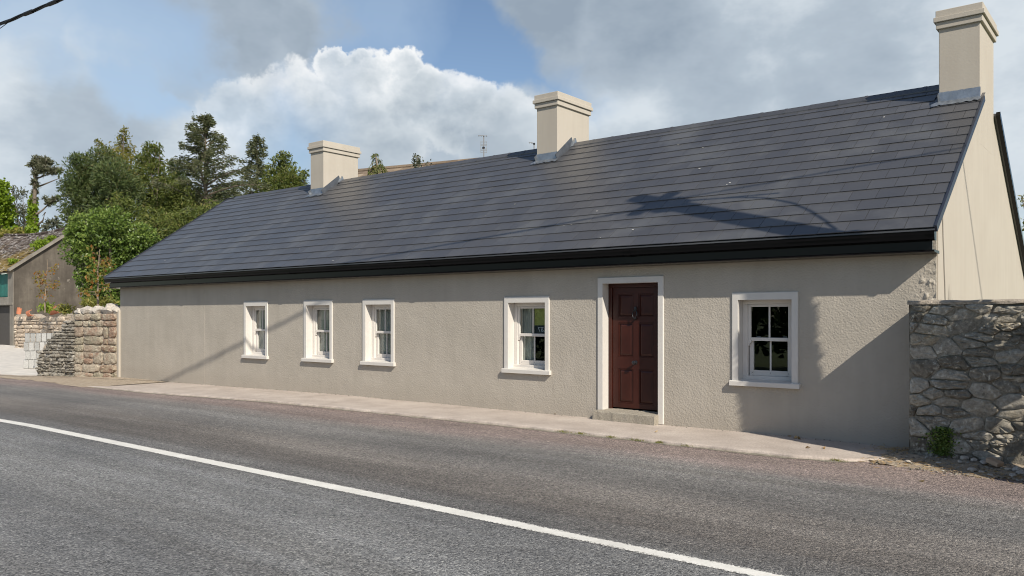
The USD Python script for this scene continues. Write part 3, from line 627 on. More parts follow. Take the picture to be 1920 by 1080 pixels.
# --- windows
def window(i, a, b):
    r = .15                                             # depth of the reveal
    oa, ob, oz0, oz1 = a + .09, b - .085, WZ0 + .065, WZ1 - .105
    tr = unman(man(cbox(a, b, -.022, .03, WZ0 + .03, WZ1, .008)) - man(box(oa, ob, -.2, .2, WZ0 - .2, oz1)))
    w = obj('window', tr, M['white'], cottage)         # the painted surround
    reveal = unman(man(box(oa - .012, ob + .012, .0305, r + .12, oz0 - .012, oz1 + .012)) - man(box(oa, ob, -.3, r + .3, oz0 - .1, oz1)))
    obj('reveal', reveal, M['white'], w)
    sl = prism([(-.062, WZ0), (r + .03, WZ0), (r + .03, oz0 + .028), (r - .01, oz0 + .026), (-.055, WZ0 + .066), (-.062, WZ0 + .060)], a - .022, b + .032)
    obj('sill', sl, M['white'], w)
    # sash box frame
    fz0 = oz0 + .026; fa, fb = oa, ob; fr = []
    fr += [cbox(fa, fa + .072, r - .0, r + .09, fz0, oz1 - .055, .004), cbox(fb - .072, fb, r, r + .09, fz0, oz1 - .055, .004), cbox(fa, fb, r, r + .09, oz1 - .055, oz1, .004), cbox(fa, fb, r - .012, r + .09, fz0 - .01, fz0 + .045, .005)]
    obj('window_frame', cat(*fr), M['pvc'], w)
    ia, ib, iz0, iz1 = fa + .073, fb - .073, fz0 + .046, oz1 - .056
    zm = iz0 + (iz1 - iz0) * .505
    def sash(x0, x1, z0, z1, y, st, bot, top, horns):
        parts = [cbox(x0, x0 + st, y, y + .04, z0, z1, .005), cbox(x1 - st, x1, y, y + .04, z0, z1, .005), cbox(x0 + st + .0005, x1 - st - .0005, y + .001, y + .039, z0, z0 + bot, .005), cbox(x0 + st + .0005, x1 - st - .0005, y + .001, y + .039, z1 - top, z1, .005)]
        xm = (x0 + x1) / 2
        parts.append(cbox(xm - .011, xm + .011, y + .006, y + .034, z0 + bot + .0005, z1 - top - .0005, .004))
        s = obj('sash', cat(*parts), M['pvc'], w)
        for p0, p1 in ((x0 + st, xm - .011), (xm + .011, x1 - st)):
            obj('pane', box(p0 + .001, p1 - .001, y + .020, y + .024, z0 + bot + .001, z1 - top - .001), M['glass'], w)
        if horns:
            for xh, sg in ((x0, 1), (x1, -1)):
                pr = np.array([(0, 0), (.055, 0), (.055, -.012), (.045, -.03), (.03, -.038), (.028, -.06), (.018, -.075), (0, -.078)])
                pol = Polygon([(xh + sg * p * .9, z0 + q + .004) for p, q in pr])
                t = trimesh.creation.extrude_polygon(pol, .036, engine='earcut'); v = t.vertices; t.vertices = np.stack([v[:, 0], y + .002 + v[:, 2], v[:, 1]], 1)
                t.fix_normals()
                obj('sash_horn', t, M['pvc'], w)
    sash(ia, ib, zm - .02, iz1, r + .012, .042, .048, .040, True)          # upper sash in front
    sash(ia + .008, ib - .008, iz0, zm + .018, r + .055, .055, .075, .036, False)
    # what hangs behind the glass
    rng = np.random.default_rng(i)
    if i < 4:
        xs_ = np.linspace(ia, ia + (ib - ia) * (.60 if i < 3 else .42), 46); y = r + .135 + .014 * np.sin(xs_ * 85 + rng.uniform(0, 6)) + .008 * np.sin(xs_ * 41)
        zz = np.array([iz0 - .1, iz1 + .1]); v = np.array([(x, yy, z) for z in zz for x, yy in zip(xs_, y)]); n = len(xs_); k = np.arange(n - 1)
        obj('curtain', (v, np.stack([k, k + 1, n + k + 1, n + k], 1)), M['curtain'], w, True)
    if i == 3:
        xm = (ia + ib) / 2
        obj('poster', box(xm + .0, ib + .05, r + .072, r + .075, zm + .155, iz1 + .02), M['poster_green'], w)
        obj('poster', box(xm + .0, ib + .05, r + .066, r + .069, zm + .03, zm + .17), M['poster_black'], w)
        tm = meshkit.text_mesh('137', .072, .003, bold=True); v = np.array(tm.vertices); wd = v[:, 0].max()
        tm.vertices = np.stack([ib + .01 - v[:, 0], r + .061 + v[:, 2], zm + .065 + v[:, 1]], 1)
        tm.vertices[:, 0] += wd - .255
        tag(obj('poster_number', tm, M['poster_white'], w), 'pale figures 137 seen from behind')
    if i == 4:
        for x_ in (ia + .12, ib - .12):
            obj('sash_catch', cbox(x_ - .03, x_ + .03, r + .102, r + .118, zm + .03, zm + .045, .003), M['galv'], w)
    for x_ in (ia + .05, (ia + ib) / 2, ib - .05):
        t = trimesh.creation.icosphere(1, .007); t.apply_translation((x_, r + .055, iz0 + .04)); obj('screw', t, M['galv'], w)
for i, (a, b) in enumerate(WIN): window(i, a, b)
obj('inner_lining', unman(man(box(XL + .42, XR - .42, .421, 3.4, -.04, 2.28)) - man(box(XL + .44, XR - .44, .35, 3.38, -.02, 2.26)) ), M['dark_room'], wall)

# --- front door
def door():
    a, b = DX0 + .095, DX1 - .09; r = .15; z0, z1 = .165, DZ1 - .095
    tr = unman(man(cbox(DX0, DX1, -.022, .03, .0, DZ1, .008)) - man(box(a, b, -.2, .2, -.5, z1)) - man(box(DX0 - .1, DX0 + .5, -.1, .1, -.1, .148)))
    s = obj('door_surround', tr, M['white'], cottage)
    rv = unman(man(box(a - .012, b + .012, .0305, r + .10, -.02, z1 + .012)) - man(box(a, b, -.3, r + .3, -.3, z1)))
    obj('reveal', rv, M['white'], s)
    fr = cat(cbox(a, a + .065, r, r + .09, .14, z1 - .06, .005), cbox(b - .065, b, r, r + .09, .14, z1 - .06, .005), cbox(a, b, r, r + .09, z1 - .06, z1, .005))
    obj('door_frame', fr, M['door'], s)
    la, lb, lz0, lz1 = a + .068, b - .068, z0 + .018, z1 - .064; y = r + .022
    W = lb - la; st, mu = .105, .095; xm = (la + lb) / 2
    rails = [(lz0, lz0 + .075), (.80, .985), (1.525, 1.615), (lz1 - .10, lz1)]
    cut = man(cbox(la, lb, y, y + .045, lz0, lz1, .004))
    cells = []
    for zb, zt_ in ((rails[0][1], rails[1][0]), (rails[1][1], rails[2][0]), (rails[2][1], rails[3][0])):
        for xa, xb in ((la + st, xm - mu / 2), (xm + mu / 2, lb - st)):
            cells.append((xa, xb, zb, zt_)); cut -= man(box(xa, xb, y - .1, y + .02, zb, zt_))
    leaf = obj('door', unman(cut), M['door'], cottage)
    for xa, xb, zb, zt_ in cells:
        # raised and fielded panel with its bolection edge
        m1 = unman(man(cbox(xa + .0005, xb - .0005, y + .004, y + .024, zb + .0005, zt_ - .0005, .004)) - man(box(xa + .016, xb - .016, y - .1, y + .1, zb + .016, zt_ - .016)))
        obj('panel_moulding', m1, M['door'], leaf)
        p = np.array([(xa + .017, y + .0195, zb + .017), (xb - .017, y + .0195, zb + .017), (xb - .017, y + .0195, zt_ - .017), (xa + .017, y + .0195, zt_ - .017)])
        k = .035; qv = p + np.array([(k, -.0125, k), (-k, -.0125, k), (-k, -.0125, -k), (k, -.0125, -k)])
        v = np.vstack([p, qv]); f = [[4, 5, 6, 7]] + [[i, (i + 1) % 4, 4 + (i + 1) % 4, 4 + i] for i in range(4)]
        obj('panel', (v, np.array(f)), M['door'], leaf)
    kn = trimesh.creation.revolve(np.array([(0, 0), (.030, 0), (.032, .006), (.014, .012), (.012, .035), (.024, .045), (.033, .060), (.030, .075), (.016, .084), (0, .086)]), sections=20)
    v = kn.vertices; kn.vertices = np.stack([xm + v[:, 0], y - v[:, 2], .905 + v[:, 1]], 1); kn.fix_normals()
    obj('knob', kn, M['iron'], leaf, 40)
    an = np.linspace(.5, 2 * np.pi - .5, 18)
    ring = tube([(xm + .035 * math.sin(t), y - .028 - .012 * (1 - math.cos(t)), 1.66 + .062 * math.cos(t)) for t in an + .0], .0085, 8)
    top = cbox(xm - .022, xm + .022, y - .03, y + .0, 1.70, 1.775, .012); bot = cbox(xm - .016, xm + .016, y - .05, y, 1.575, 1.605, .01)
    obj('knocker', cat(ring, top, bot), M['iron'], leaf, 50)
    rng = np.random.default_rng(8)
    x = np.linspace(DX0 - .005, -5.965, 26); prof = [(r + .08, .16), (-.135, .142), (-.150, .128), (-.158, -.06)]
    V = np.array([(xx, yy + rng.normal(0, .004) * (k > 0), zz + rng.normal(0, .003)) for k, (yy, zz) in enumerate(prof) for xx in x]); n = len(x)
    i, j = np.meshgrid(np.arange(3), np.arange(n - 1), indexing='ij')
    q = np.stack([i * n + j, (i + 1) * n + j, (i + 1) * n + j + 1, i * n + j + 1], -1).reshape(-1, 4)
    ends = np.array([[n * k + e for k in (0, 1, 2, 3)][::(1 if e else -1)] for e in (0, n - 1)])
    obj('doorstep', (V, np.vstack([q, ends])), M['step'], cottage, 30)
M['step'] = stone_mat('step_concrete', [(.27, .24, .19), (.36, .325, .27)], 10, 60, .012, attr=False)
door()

# ------------------------------------------------------------------ stone walls
def split_rect(x0, x1, z0, z1, wmax, hmax, rng, out, wmin=.1):
    w, h = x1 - x0, z1 - z0
    if h > hmax * rng.uniform(.7, 1.5) and h > .12:
        k = z0 + h * rng.uniform(.3, .7); split_rect(x0, x1, z0, k, wmax, hmax, rng, out); split_rect(x0, x1, k, z1, wmax, hmax, rng, out)
    elif w > wmax * rng.uniform(.55, 1.5) and w > wmin * 2:
        k = x0 + w * rng.uniform(.3, .7); split_rect(x0, k, z0, z1, wmax, hmax, rng, out); split_rect(k, x1, z0, z1, wmax, hmax, rng, out)
    else: out.append((x0, x1, z0, z1))
def courses(x0, x1, z0, z1, heights, wr, rng):
    """Uneven courses: each course broken into stones, now and then two thin ones on top of each other."""
    out = []; z = z0; k = 0
    while z < z1 - .03:
        h = min(heights[k % len(heights)] * rng.uniform(.85, 1.15), z1 - z); k += 1
        if z1 - z - h < .05: h = z1 - z
        x = x0 - rng.uniform(0, wr[1] * .5)
        while x < x1:
            w = rng.uniform(*wr) * (1.35 if h < .12 else 1)
            a, b = max(x, x0), min(x + w, x1)
            if b - a > .05:
                if h > .2 and rng.random() < .3: c = z + h * rng.uniform(.35, .65); out += [(a, b, z, c), (a, b, c, z + h)]
                else: out.append((a, b, z, z + h))
            x += w
        z += h
    return out
def stone(x0, x1, z0, z1, rng, gap=.010, depth=.10, bulge=.03, to=None, n=14, skew=.07):
    """A rough block: a wobbly outline with a bulging, knocked face. Local frame: x along, z up, y out of the wall (towards -y)."""
    cx, cz, hw, hh = (x0 + x1) / 2, (z0 + z1) / 2, (x1 - x0) / 2 - gap, (z1 - z0) / 2 - gap
    an = np.arange(n) * 2 * np.pi / n + rng.uniform(0, .3); e = 7.0
    ca, sa = np.cos(an), np.sin(an); rr = (np.abs(ca) ** e + np.abs(sa) ** e) ** (-1 / e)
    rr = np.minimum(rr, 1.34) * (1 + rng.normal(0, .05, n)); sk = rng.normal(0, skew); sk2 = rng.normal(0, skew)
    ux, uz = ca * rr, sa * rr; ox = hw * (ux + sk * uz * .5); oz = hh * (uz + sk2 * ux * .6)
    rings = [(1.0, -depth), (1.0, bulge * .25), (.90, bulge * .8), (.5, bulge)]
    tilt = rng.normal(0, .35, 2); V = []
    for s, d in rings:
        no = np.clip(rng.normal(0, bulge * .28, n), -.012, .012) if d > 0 else np.zeros(n)
        V.append(np.stack([cx + ox * s, -(d + no + (bulge * .5 * (tilt[0] * ux * s + tilt[1] * uz * s) if d > 0 else 0)), cz + oz * s], 1))
    V = np.vstack(V + [np.array([[cx, -bulge * rng.uniform(.85, 1.1), cz]])]); F = []
    for k in range(3):
        for i in range(n): F += [[k * n + i, k * n + (i + 1) % n, (k + 1) * n + (i + 1) % n], [k * n + i, (k + 1) * n + (i + 1) % n, (k + 1) * n + i]]
    F += [[3 * n + i, 3 * n + (i + 1) % n, 4 * n] for i in range(n)]
    V = V if to is None else to(V)
    return V, np.array(F)
def rubble(x0, x1, z0, z1, rng, dmin, dmax, flat=2.15):
    """Irregular interlocking outlines: Voronoi cells of uneven size, flattened so that the stones lie on their beds."""
    from scipy.spatial import Voronoi
    pts = []; fx, fz = x0 - .4, (z0 - .3) * flat
    for _ in range(9000):
        p = np.array([rng.uniform(x0 - .3, x1 + .3), rng.uniform((z0 - .2) * flat, (z1 + .2) * flat)])
        d = dmin + (dmax - dmin) * float(meshkit.noise(np.array([p[0] * 2.6, p[1] * 2.0, 5.0]), 19)) ** 1.7
        if all((p[0] - q[0]) ** 2 + (p[1] - q[1]) ** 2 > (.5 * (d + e)) ** 2 for q, e in pts): pts.append((p, d))
    P = np.array([p for p, _ in pts]); vo = Voronoi(P); clip = Polygon([(x0, z0), (x1, z0), (x1, z1), (x0, z1)]); out = []
    for r in vo.point_region:
        reg = vo.regions[r]
        if -1 in reg or len(reg) < 3: continue
        q = vo.vertices[reg]; pl = Polygon(np.stack([q[:, 0], q[:, 1] / flat], 1)).intersection(clip)
        if pl.area < .004: continue
        g = rng.uniform(.002, .008); pl = pl.buffer(-g - .011).buffer(.011)
        if not pl.is_empty and pl.geom_type == 'Polygon' and pl.area > .003: out.append(pl)
    return out
def stone_from(poly, rng, depth=.08, bulge=.03, n=18):
    c = np.array(poly.centroid.coords[0]); b = poly.exterior; L = b.length
    o = np.array([b.interpolate(L * k / n).coords[0] for k in range(n)])[::-1] - c
    if (o[:, 0] * np.roll(o[:, 1], -1) - np.roll(o[:, 0], -1) * o[:, 1]).sum() < 0: o = o[::-1]
    o = o * (1 + rng.normal(0, .025, (n, 1))); R = np.abs(o).max(0) + 1e-6; tl = rng.normal(0, .35, 2); V = []
    for s_, d in ((1.0, -depth), (1.0, bulge * .2), (.90, bulge * .75), (.5, bulge)):
        no = np.clip(rng.normal(0, bulge * .3, n), -.013, .013) if d > 0 else np.zeros(n)
        V.append(np.stack([c[0] + o[:, 0] * s_, -(d + no + (bulge * .5 * s_ * (tl[0] * o[:, 0] / R[0] + tl[1] * o[:, 1] / R[1]) if d > 0 else 0)), c[1] + o[:, 1] * s_], 1))
    V = np.vstack(V + [np.array([[c[0], -bulge * rng.uniform(.85, 1.15), c[1]]])]); F = []
    for k in range(3):
        for i in range(n): F += [[k * n + i, k * n + (i + 1) % n, (k + 1) * n + (i + 1) % n], [k * n + i, (k + 1) * n + (i + 1) % n, (k + 1) * n + i]]
    F += [[3 * n + i, 3 * n + (i + 1) % n, 4 * n] for i in range(n)]
    return V, np.array(F)
def frame(A, B):
    """Maps a wall-local point (along, out, z) to the world: along runs from A to B, local -y looks to the right of that direction reversed (towards the road)."""
    A, B = np.array(A, float), np.array(B, float); t = (B - A) / np.linalg.norm(B - A); nrm = np.array([t[1], -t[0]])
    return lambda V: np.stack([A[0] + t[0] * V[:, 0] - nrm[0] * V[:, 1], A[1] + t[1] * V[:, 0] - nrm[1] * V[:, 1], V[:, 2]], 1), np.linalg.norm(B - A)
def rough_core(x0, x1, z0, ztop, back, rng, dx=.05, amp=.02, rec=.012):
    """The mortar bed: a rough sheet a little behind the stones' faces, with top and ends, as a solid."""
    x = np.arange(x0, x1 + dx / 2, dx); rows = 26
    V = []; zt_ = np.array([ztop(a) for a in x])
    for k in range(rows + 1):
        z = z0 + (zt_ - z0) * k / rows
        y = rec + (meshkit.fbm(np.stack([x * 9, 0 * x + 3, z * 9], 1), 4, 31) - .5) * amp * 2
        V.append(np.stack([x, y, z], 1))
    for yb in (back * .5, back): V.append(np.stack([x, 0 * x + yb, zt_ + (meshkit.fbm(np.stack([x * 6, 0 * x + yb, 0 * x], 1), 3, 8) - .5) * amp], 1))
    V.append(np.stack([x, 0 * x + back, 0 * x + z0], 1))
    n = len(x); R = len(V); v = np.concatenate(V); i, j = np.meshgrid(np.arange(R - 1), np.arange(n - 1), indexing='ij')
    q = np.stack([i * n + j, i * n + j + 1, (i + 1) * n + j + 1, (i + 1) * n + j], -1).reshape(-1, 4)
    f = [np.vstack([q[:, [0, 1, 2]], q[:, [0, 2, 3]]])]
    for e, fl in ((0, 1), (n - 1, -1)):
        ring = np.arange(R) * n + e; c = len(v); v = np.vstack([v, v[ring].mean(0)])
        f.append(np.array([[ring[(k + 1) % R], ring[k], c][::fl] for k in range(R)]))
    return v, np.vstack(f)
def right_wall():
    to, L = frame((-2.37, -.53), (1.6, -.83)); rng = np.random.default_rng(42)
    w = thing('stone_wall', 'grey rubble stone wall against the right end of the cottage', 'wall', (-1.2, -.5, 0))
    V, F = rough_core(0, L, -.12, lambda a: 1.79 + .012 * math.sin(a * 5), .46, rng, .03, .034, -.004)
    obj('mortar', (to(V), F), M['mortar'], w, 50)
    for pl in rubble(0, L, -.10, 1.775, rng, .13, .62):
        v, f = stone_from(pl, rng, bulge=rng.uniform(.012, .05))
        obj('stone', (to(v), f), M['grey_stone'], w, 42, rng.uniform(0, 1))
    # bright mortar capping along the top
    x = np.linspace(-.01, L, 60); 
    rows = [(-.035, 1.768), (-.045, 1.792), (-.03, 1.812), (.2, 1.818), (.47, 1.81), (.48, 1.76)]
    V = np.concatenate([np.stack([x, 0 * x + y + (meshkit.noise(np.stack([x * 7, 0 * x + k, 0 * x], 1), 3) - .5) * .02, z + (meshkit.noise(np.stack([x * 5, 0 * x + k, 0 * x], 1), 6) - .5) * .014], 1) for k, (y, z) in enumerate(rows)])
    n = len(x); i, j = np.meshgrid(np.arange(len(rows) - 1), np.arange(n - 1), indexing='ij')
    obj('mortar_cap', (to(V), np.stack([i * n + j, i * n + j + 1, (i + 1) * n + j + 1, (i + 1) * n + j], -1).reshape(-1, 4)), M['pale_mortar'], w, 40)
right_wall()

def left_wall():
    """The broken wall beyond the far corner of the cottage: red blocks next to the house, a tumbled slaty end."""
    rng = np.random.default_rng(77)
    to, L = frame((-25.75, -1.0), (-22.9, -.06))
    ztop = lambda a: float(np.interp(a, [0, .25, .6, 1.0, 1.35, 1.7, L], [.35, .75, 1.05, 1.32, 1.62, 1.68, 1.72]))
    w = thing('broken_wall', 'broken stone wall of reddish blocks and dark slaty rubble left of the cottage', 'wall', (-24.3, -.5, 0))
    V, F = rough_core(0, L, -.25, ztop, .5, rng, .05, .04, .01)
    obj('mortar', (to(V), F), M['pale_mortar'], w, 50)
    cells = []; split_rect(1.45, L, -.16, 1.70, .60, .42, rng, cells)
    for c in cells:
        v, f = stone(*c, rng, gap=.008, depth=.1, bulge=rng.uniform(.025, .06), n=16)
        obj('stone', (to(v), f), M['red_stone'], w, 45, rng.uniform(0, 1))
    cells = []; split_rect(.0, 1.47, -.18, 1.5, .27, .13, rng, cells, .06)
    for c in cells:
        if c[3] > ztop((c[0] + c[1]) / 2) + .05: continue
        v, f = stone(*c, rng, gap=rng.uniform(.003, .012), depth=.1, bulge=rng.uniform(.02, .09), n=11, skew=.16)
        obj('stone', (to(v), f), M['slate_rubble'], w, 45, rng.uniform(0, 1))
    # loose white rocks along the top
    for k, a in enumerate((1.55, 1.80, 2.02, 2.25, 2.5, 2.7, 2.85)):
        t = trimesh.creation.icosphere(1, 1.0); s = rng.uniform(.11, .2)
        t.vertices *= (1 + rng.normal(0, .16, (len(t.vertices), 1))); t.vertices *= np.array([s * 1.4, s, s * .75])
        P = to(np.array([[a, .12, ztop(a) + s * .45]]))[0]; t.apply_translation(P)
        o = obj('white_rock', t, M['white_rock'], None, False)
        tag(o, f'loose pale rock on top of the reddish broken wall, {ORD[6 - k]} from the cottage corner', 'rock', 'pale rocks on the broken wall')
left_wall()
def far_wall():
    rng = np.random.default_rng(9); A, B = at_d(28, 600, 45.5), at_d(150, 600, 43)
    to, L = frame(A[:2], B[:2]); ztop = lambda a: 1.62 + .10 * math.sin(a * 1.7) + .05 * math.sin(a * 5)
    w = thing('rubble_wall', 'low beige rubble wall at the back of the gravel yard below the old shed', 'wall', tuple(A[:2]) + (-.2,))
    V, F = rough_core(0, L, -.4, ztop, .5, rng, .1, .05, .02)
    obj('mortar', (to(V), F), M['pale_mortar'], w, 50)
    for c in courses(0, L, -.3, 1.6, [.22, .26, .18, .28], (.3, .75), rng):
        if c[3] > ztop((c[0] + c[1]) / 2) + .04: continue
        v, f = stone(*c, rng, gap=.012, depth=.1, bulge=rng.uniform(.04, .09), n=10)
        obj('stone', (to(v), f), M['beige_stone'], w, 45, rng.uniform(0, 1))
    return to, L, ztop
FARW = far_wall()
def block_stack():
    rng = np.random.default_rng(2); P = at_d(44, 695, 27.3); to, L = frame((P[0], P[1]), (P[0] + .70, P[1] + 1.874))
    w = thing('block_pile', 'pile of pale grey concrete blocks on the white gravel beside the dark rubble', 'block pile', (P[0], P[1], -.12))
    for r in range(4):
        for k in range(13 - r // 2 if r < 3 else 13):
            x0 = k * .158 + (.05 if r % 2 else 0) + rng.normal(0, .004); z0 = -.135 + r * .296
            t = cbox(x0, x0 + .142, rng.normal(0, .008), .44, z0, z0 + .282, .008); t.vertices = to(np.array(t.vertices)); 
            obj('block', t, M['block'], w, tint=rng.uniform(0, 1))
block_stack()

# ------------------------------------------------------------------ the old shed with the mossy roof
def shed():
    rng = np.random.default_rng(15)
    c0 = at_d(25, 505, 48.6)                         # top of the near corner
    X1, Y0, ze = c0[0], c0[1], c0[2]; D = 8.4; X0 = X1 - 13; Ym = Y0 + D / 2; zr = ze + 3.05; zb = -.35
    s = thing('old_shed', 'old grey rendered shed with a sagging mossy slate roof and a teal shutter', 'shed', (X1 - 5, Y0 + 4, -.2))
    prof = [(Y0, zb), (Y0 + D, zb), (Y0 + D, ze), (Ym, zr), (Y0, ze)]
    low = [(Y0, zb), (Y0 + D, zb), (Y0 + D, ze - .5), (Y0, ze - .5)]
    m = (man(prism(prof, X1 - .5, X1)) + man(prism(low, X0, X1 - .3))) - man(box(X0 + .5, X1 - .5, Y0 + .5, Y0 + D - .5, 0, ze + 1)) - man(box(X1 - 2.6, X1 - .75, Y0 - 1, Y0 + .3, 2.75, ze - .2)) - man(box(X1 - 2.9, X1 - .45, Y0 - 1, Y0 + .3, -.3, 2.25))
    wl = obj('wall', unman(m), M['old_render'], s)
    obj('front_face', unman(man(box(X0, X1 + .02, Y0 - .03, Y0 + .01, zb, ze - .02)) - man(box(X1 - 2.6, X1 - .75, Y0 - 1, Y0 + .3, 2.75, ze - .2)) - man(box(X1 - 2.9, X1 - .45, Y0 - 1, Y0 + .3, -.3, 2.25))), M['old_front'], wl)
    obj('lintel', cbox(X1 - 3.1, X1 + .03, Y0 - .06, Y0 + .02, 2.26, 2.40, .02), M['old_front'], wl)
    sh = obj('shutter', box(X1 - 2.58, X1 - .77, Y0 + .16, Y0 + .18, 2.77, ze - .22), M['teal'], s)
    for k in range(9): obj('board', cbox(X1 - 2.57 + k * .2, X1 - 2.385 + k * .2, Y0 + .12, Y0 + .155, 2.78, ze - .23, .01), M['teal'], sh)
    obj('door', box(X1 - 2.85, X1 - .5, Y0 + .2, Y0 + .25, -.3, 2.2), M['dark_room'], s)
    # roof: rough courses of old slate, sagging along the ridge
    sl = math.hypot(D / 2 + .25, zr - ze + .15); N = 22
    rf = None; mb = MB()
    def P(x, w, n):
        f = w / sl; sag = -.30 * math.sin(min(1, max(0, (X1 - x) / 13)) * math.pi) * f
        y = Y0 - .25 + (D / 2 + .25) * f; z = ze - .12 + (zr - ze + .2) * f + sag
        return np.array([x, y - n * .55, z + n * .83])
    base = []
    xs_ = np.linspace(X0, X1 + .12, 20)
    for side in (1, -1):
        for k in range(len(xs_) - 1):
            q = np.array([P(xs_[k], 0, -.02), P(xs_[k + 1], 0, -.02), P(xs_[k + 1], sl, -.02), P(xs_[k], sl, -.02)])
            if side < 0: q[:, 1] = 2 * Ym - q[:, 1]
            mb.add(q, [[0, 1, 2, 3]], .4)
    rf = mb.put('roof', M['moss_roof'], s)
    mb = MB()
    for r in range(N):
        x = X0 - rng.uniform(0, .4)
        while x < X1 + .1:
            wdt = rng.uniform(.28, .5); xa, xb = max(x, X0), min(x + wdt - .015, X1 + .13)
            if xb - xa > .06:
                w0, w1 = r * sl / N + rng.normal(0, .015), (r + 1) * sl / N + .05; l = .02 + abs(rng.normal(0, .022))
                v = [P(xa, w0, l - .02), P(xb, w0, l - .02 + rng.normal(0, .008)), P(xb, w1, -.01), P(xa, w1, -.01), P(xa, w0, l), P(xb, w0, l + rng.normal(0, .01)), P(xb, w1, .006), P(xa, w1, .006)]
                mb.add(np.array(v), BOXF, rng.uniform(0, 1))
            x += wdt
    tag(mb.put('slates', M['moss_roof'], rf), kind='stuff')
    # mortar coping along the gable
    for sgn in (1, -1):
        q = []
        for (w, n) in ((0, .0), (sl, .0), (sl, .14), (0, .14)):
            p = P(X1, w, n); q.append(((p[1] if sgn > 0 else 2 * Ym - p[1]), p[2]))
        obj('verge_coping', prism(q if sgn > 0 else q[::-1], X1 - .10, X1 + .20), M['old_front'], rf)
    obj('ridge', tube([P(x, sl, .04) for x in np.linspace(X0, X1 + .15, 24)], .11, 8), M['moss_roof'], rf)
    # ferns and grass growing from the roof
    for (px, py, r, nm) in ((80, 462, 20, 'roof_fern'), (26, 493, 8, 'roof_fern'), (98, 448, 9, 'roof_fern')):
        c = at_d(px, py, 50.0 - (3 if py > 480 else .2)); 
        d = ray(px, py); # point on the slope
        best = min(((np.linalg.norm(np.cross(P(x, w, .05) - EYE, d)) , x, w) for x in np.linspace(X1 - 4, X1, 60) for w in np.linspace(0, sl, 40)))
        c = P(best[1], best[2], .1); R = r * .0322; n = int(50 * r)
        c_ = c + rng.normal(0, 1, (n, 3)) * [R * .42, R * .42, R * .25]; dd = rng.normal(0, 1, (n, 3)) + [0, 0, .8]
        b = MB(); b.add(*leaves(c_, dd, .22, .07, rng)); tag(b.put(nm, M['bright_leaf']), f'green fern tuft growing on the mossy shed roof, {"largest, near the gable edge" if r == 20 else "low by the eave" if r == 8 else "smallest, high by the gable top"}', 'fern')
shed()

# ------------------------------------------------------------------ vegetation
def put_plant(name, label, cat_, base, crown, crown_mat, trunk=None, trunk_mat=None, group=None, crown_name='crown', trunk_name='trunk'):
    t = thing(name, label, cat_, tuple(base), group)
    if trunk is not None: obj(trunk_name, trunk, trunk_mat or M['bark'], t, 60)
    crown.put(crown_name, crown_mat, t); return t
def conifer(name, label, base, H, R, seed, mat, nb=150, droop=.35, up=.25, zlow=.12, dens=1.0, leafL=.34, leafW=.11, irregular=.25, pw=.9, lean=(0, 0)):
    rng = np.random.default_rng(seed); base = np.array(base, float); b = MB(); limbs = []
    ax = lambda z: base + np.array([lean[0] * z, lean[1] * z, z * H])
    tr = tube([ax(z) for z in np.linspace(0, .98, 14)], np.linspace(.022 * H, .02, 14), 8)
    for k in range(nb):
        z = zlow + (1 - zlow) * (k + rng.uniform(0, 1)) / nb; z = min(z, .985)
        l = R * (1 - z) ** pw * (1 + rng.normal(0, irregular)) + .25; l = max(l, .3)
        a = k * 2.39996 + rng.normal(0, .35); d = np.array([math.cos(a), math.sin(a), 0]); lat = np.array([-d[1], d[0], 0])
        u = up * (.4 + z) + rng.normal(0, .06); o = ax(z)
        path = lambda t: o + d * (l * t)[:, None] + np.array([0, 0, 1]) * (l * (u * t - droop * t ** 2))[:, None]
        limbs.append(tube(path(np.linspace(0, .95, 5)), np.linspace(.03 + .012 * l, .008, 5), 4, False))
        n = int((30 + 34 * l) * dens); t = rng.uniform(.08, 1.0, n) ** .75
        wlat = l * .20 * (1 - t * .8) + .10; s = rng.normal(0, .55, n) * wlat
        c = path(t) + lat * s[:, None] + np.array([0, 0, 1]) * (-np.abs(s) * .25 + rng.normal(0, .13, n) - .05)[:, None]
        dd = d * .8 + lat * (np.sign(s) * .7)[:, None] + rng.normal(0, .35, (n, 3)) + [0, 0, -.05]
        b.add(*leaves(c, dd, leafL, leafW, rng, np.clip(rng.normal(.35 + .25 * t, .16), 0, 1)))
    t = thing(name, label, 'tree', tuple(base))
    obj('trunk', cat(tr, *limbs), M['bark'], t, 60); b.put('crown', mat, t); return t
def clump_crown(clumps, n_per, L, W, seed, outward=.9, gap=.42, shell=.55, flat=0.0, upb=.15):
    """Leaves through the outer part of overlapping lobes, thinned by noise so that gaps show."""
    rng = np.random.default_rng(seed); b = MB()
    for c, r in clumps:
        r = np.broadcast_to(r, 3).astype(float); n = int(n_per * (r[0] * r[2] + r[1] * r[2]) * .5)
        u = rng.normal(size=(n, 3)); u /= np.linalg.norm(u, axis=1, keepdims=True)
        s = rng.uniform(0, 1, n) ** shell
        wob = .72 + .6 * meshkit.fbm(u * 1.9 + seed + np.array(c), 3, seed % 97)
        p = np.array(c) + u * s[:, None] * r * wob[:, None]
        keep = meshkit.fbm(p / (r.mean() * .34) + 9, 3, seed % 89) > gap * (.55 + .55 * s) 
        p, u, s = p[keep], u[keep], s[keep]; m = len(p)
        d = u * outward + rng.normal(0, .55, (m, 3)) + [0, 0, upb]
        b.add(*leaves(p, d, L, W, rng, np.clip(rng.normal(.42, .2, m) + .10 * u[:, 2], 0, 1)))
    return b
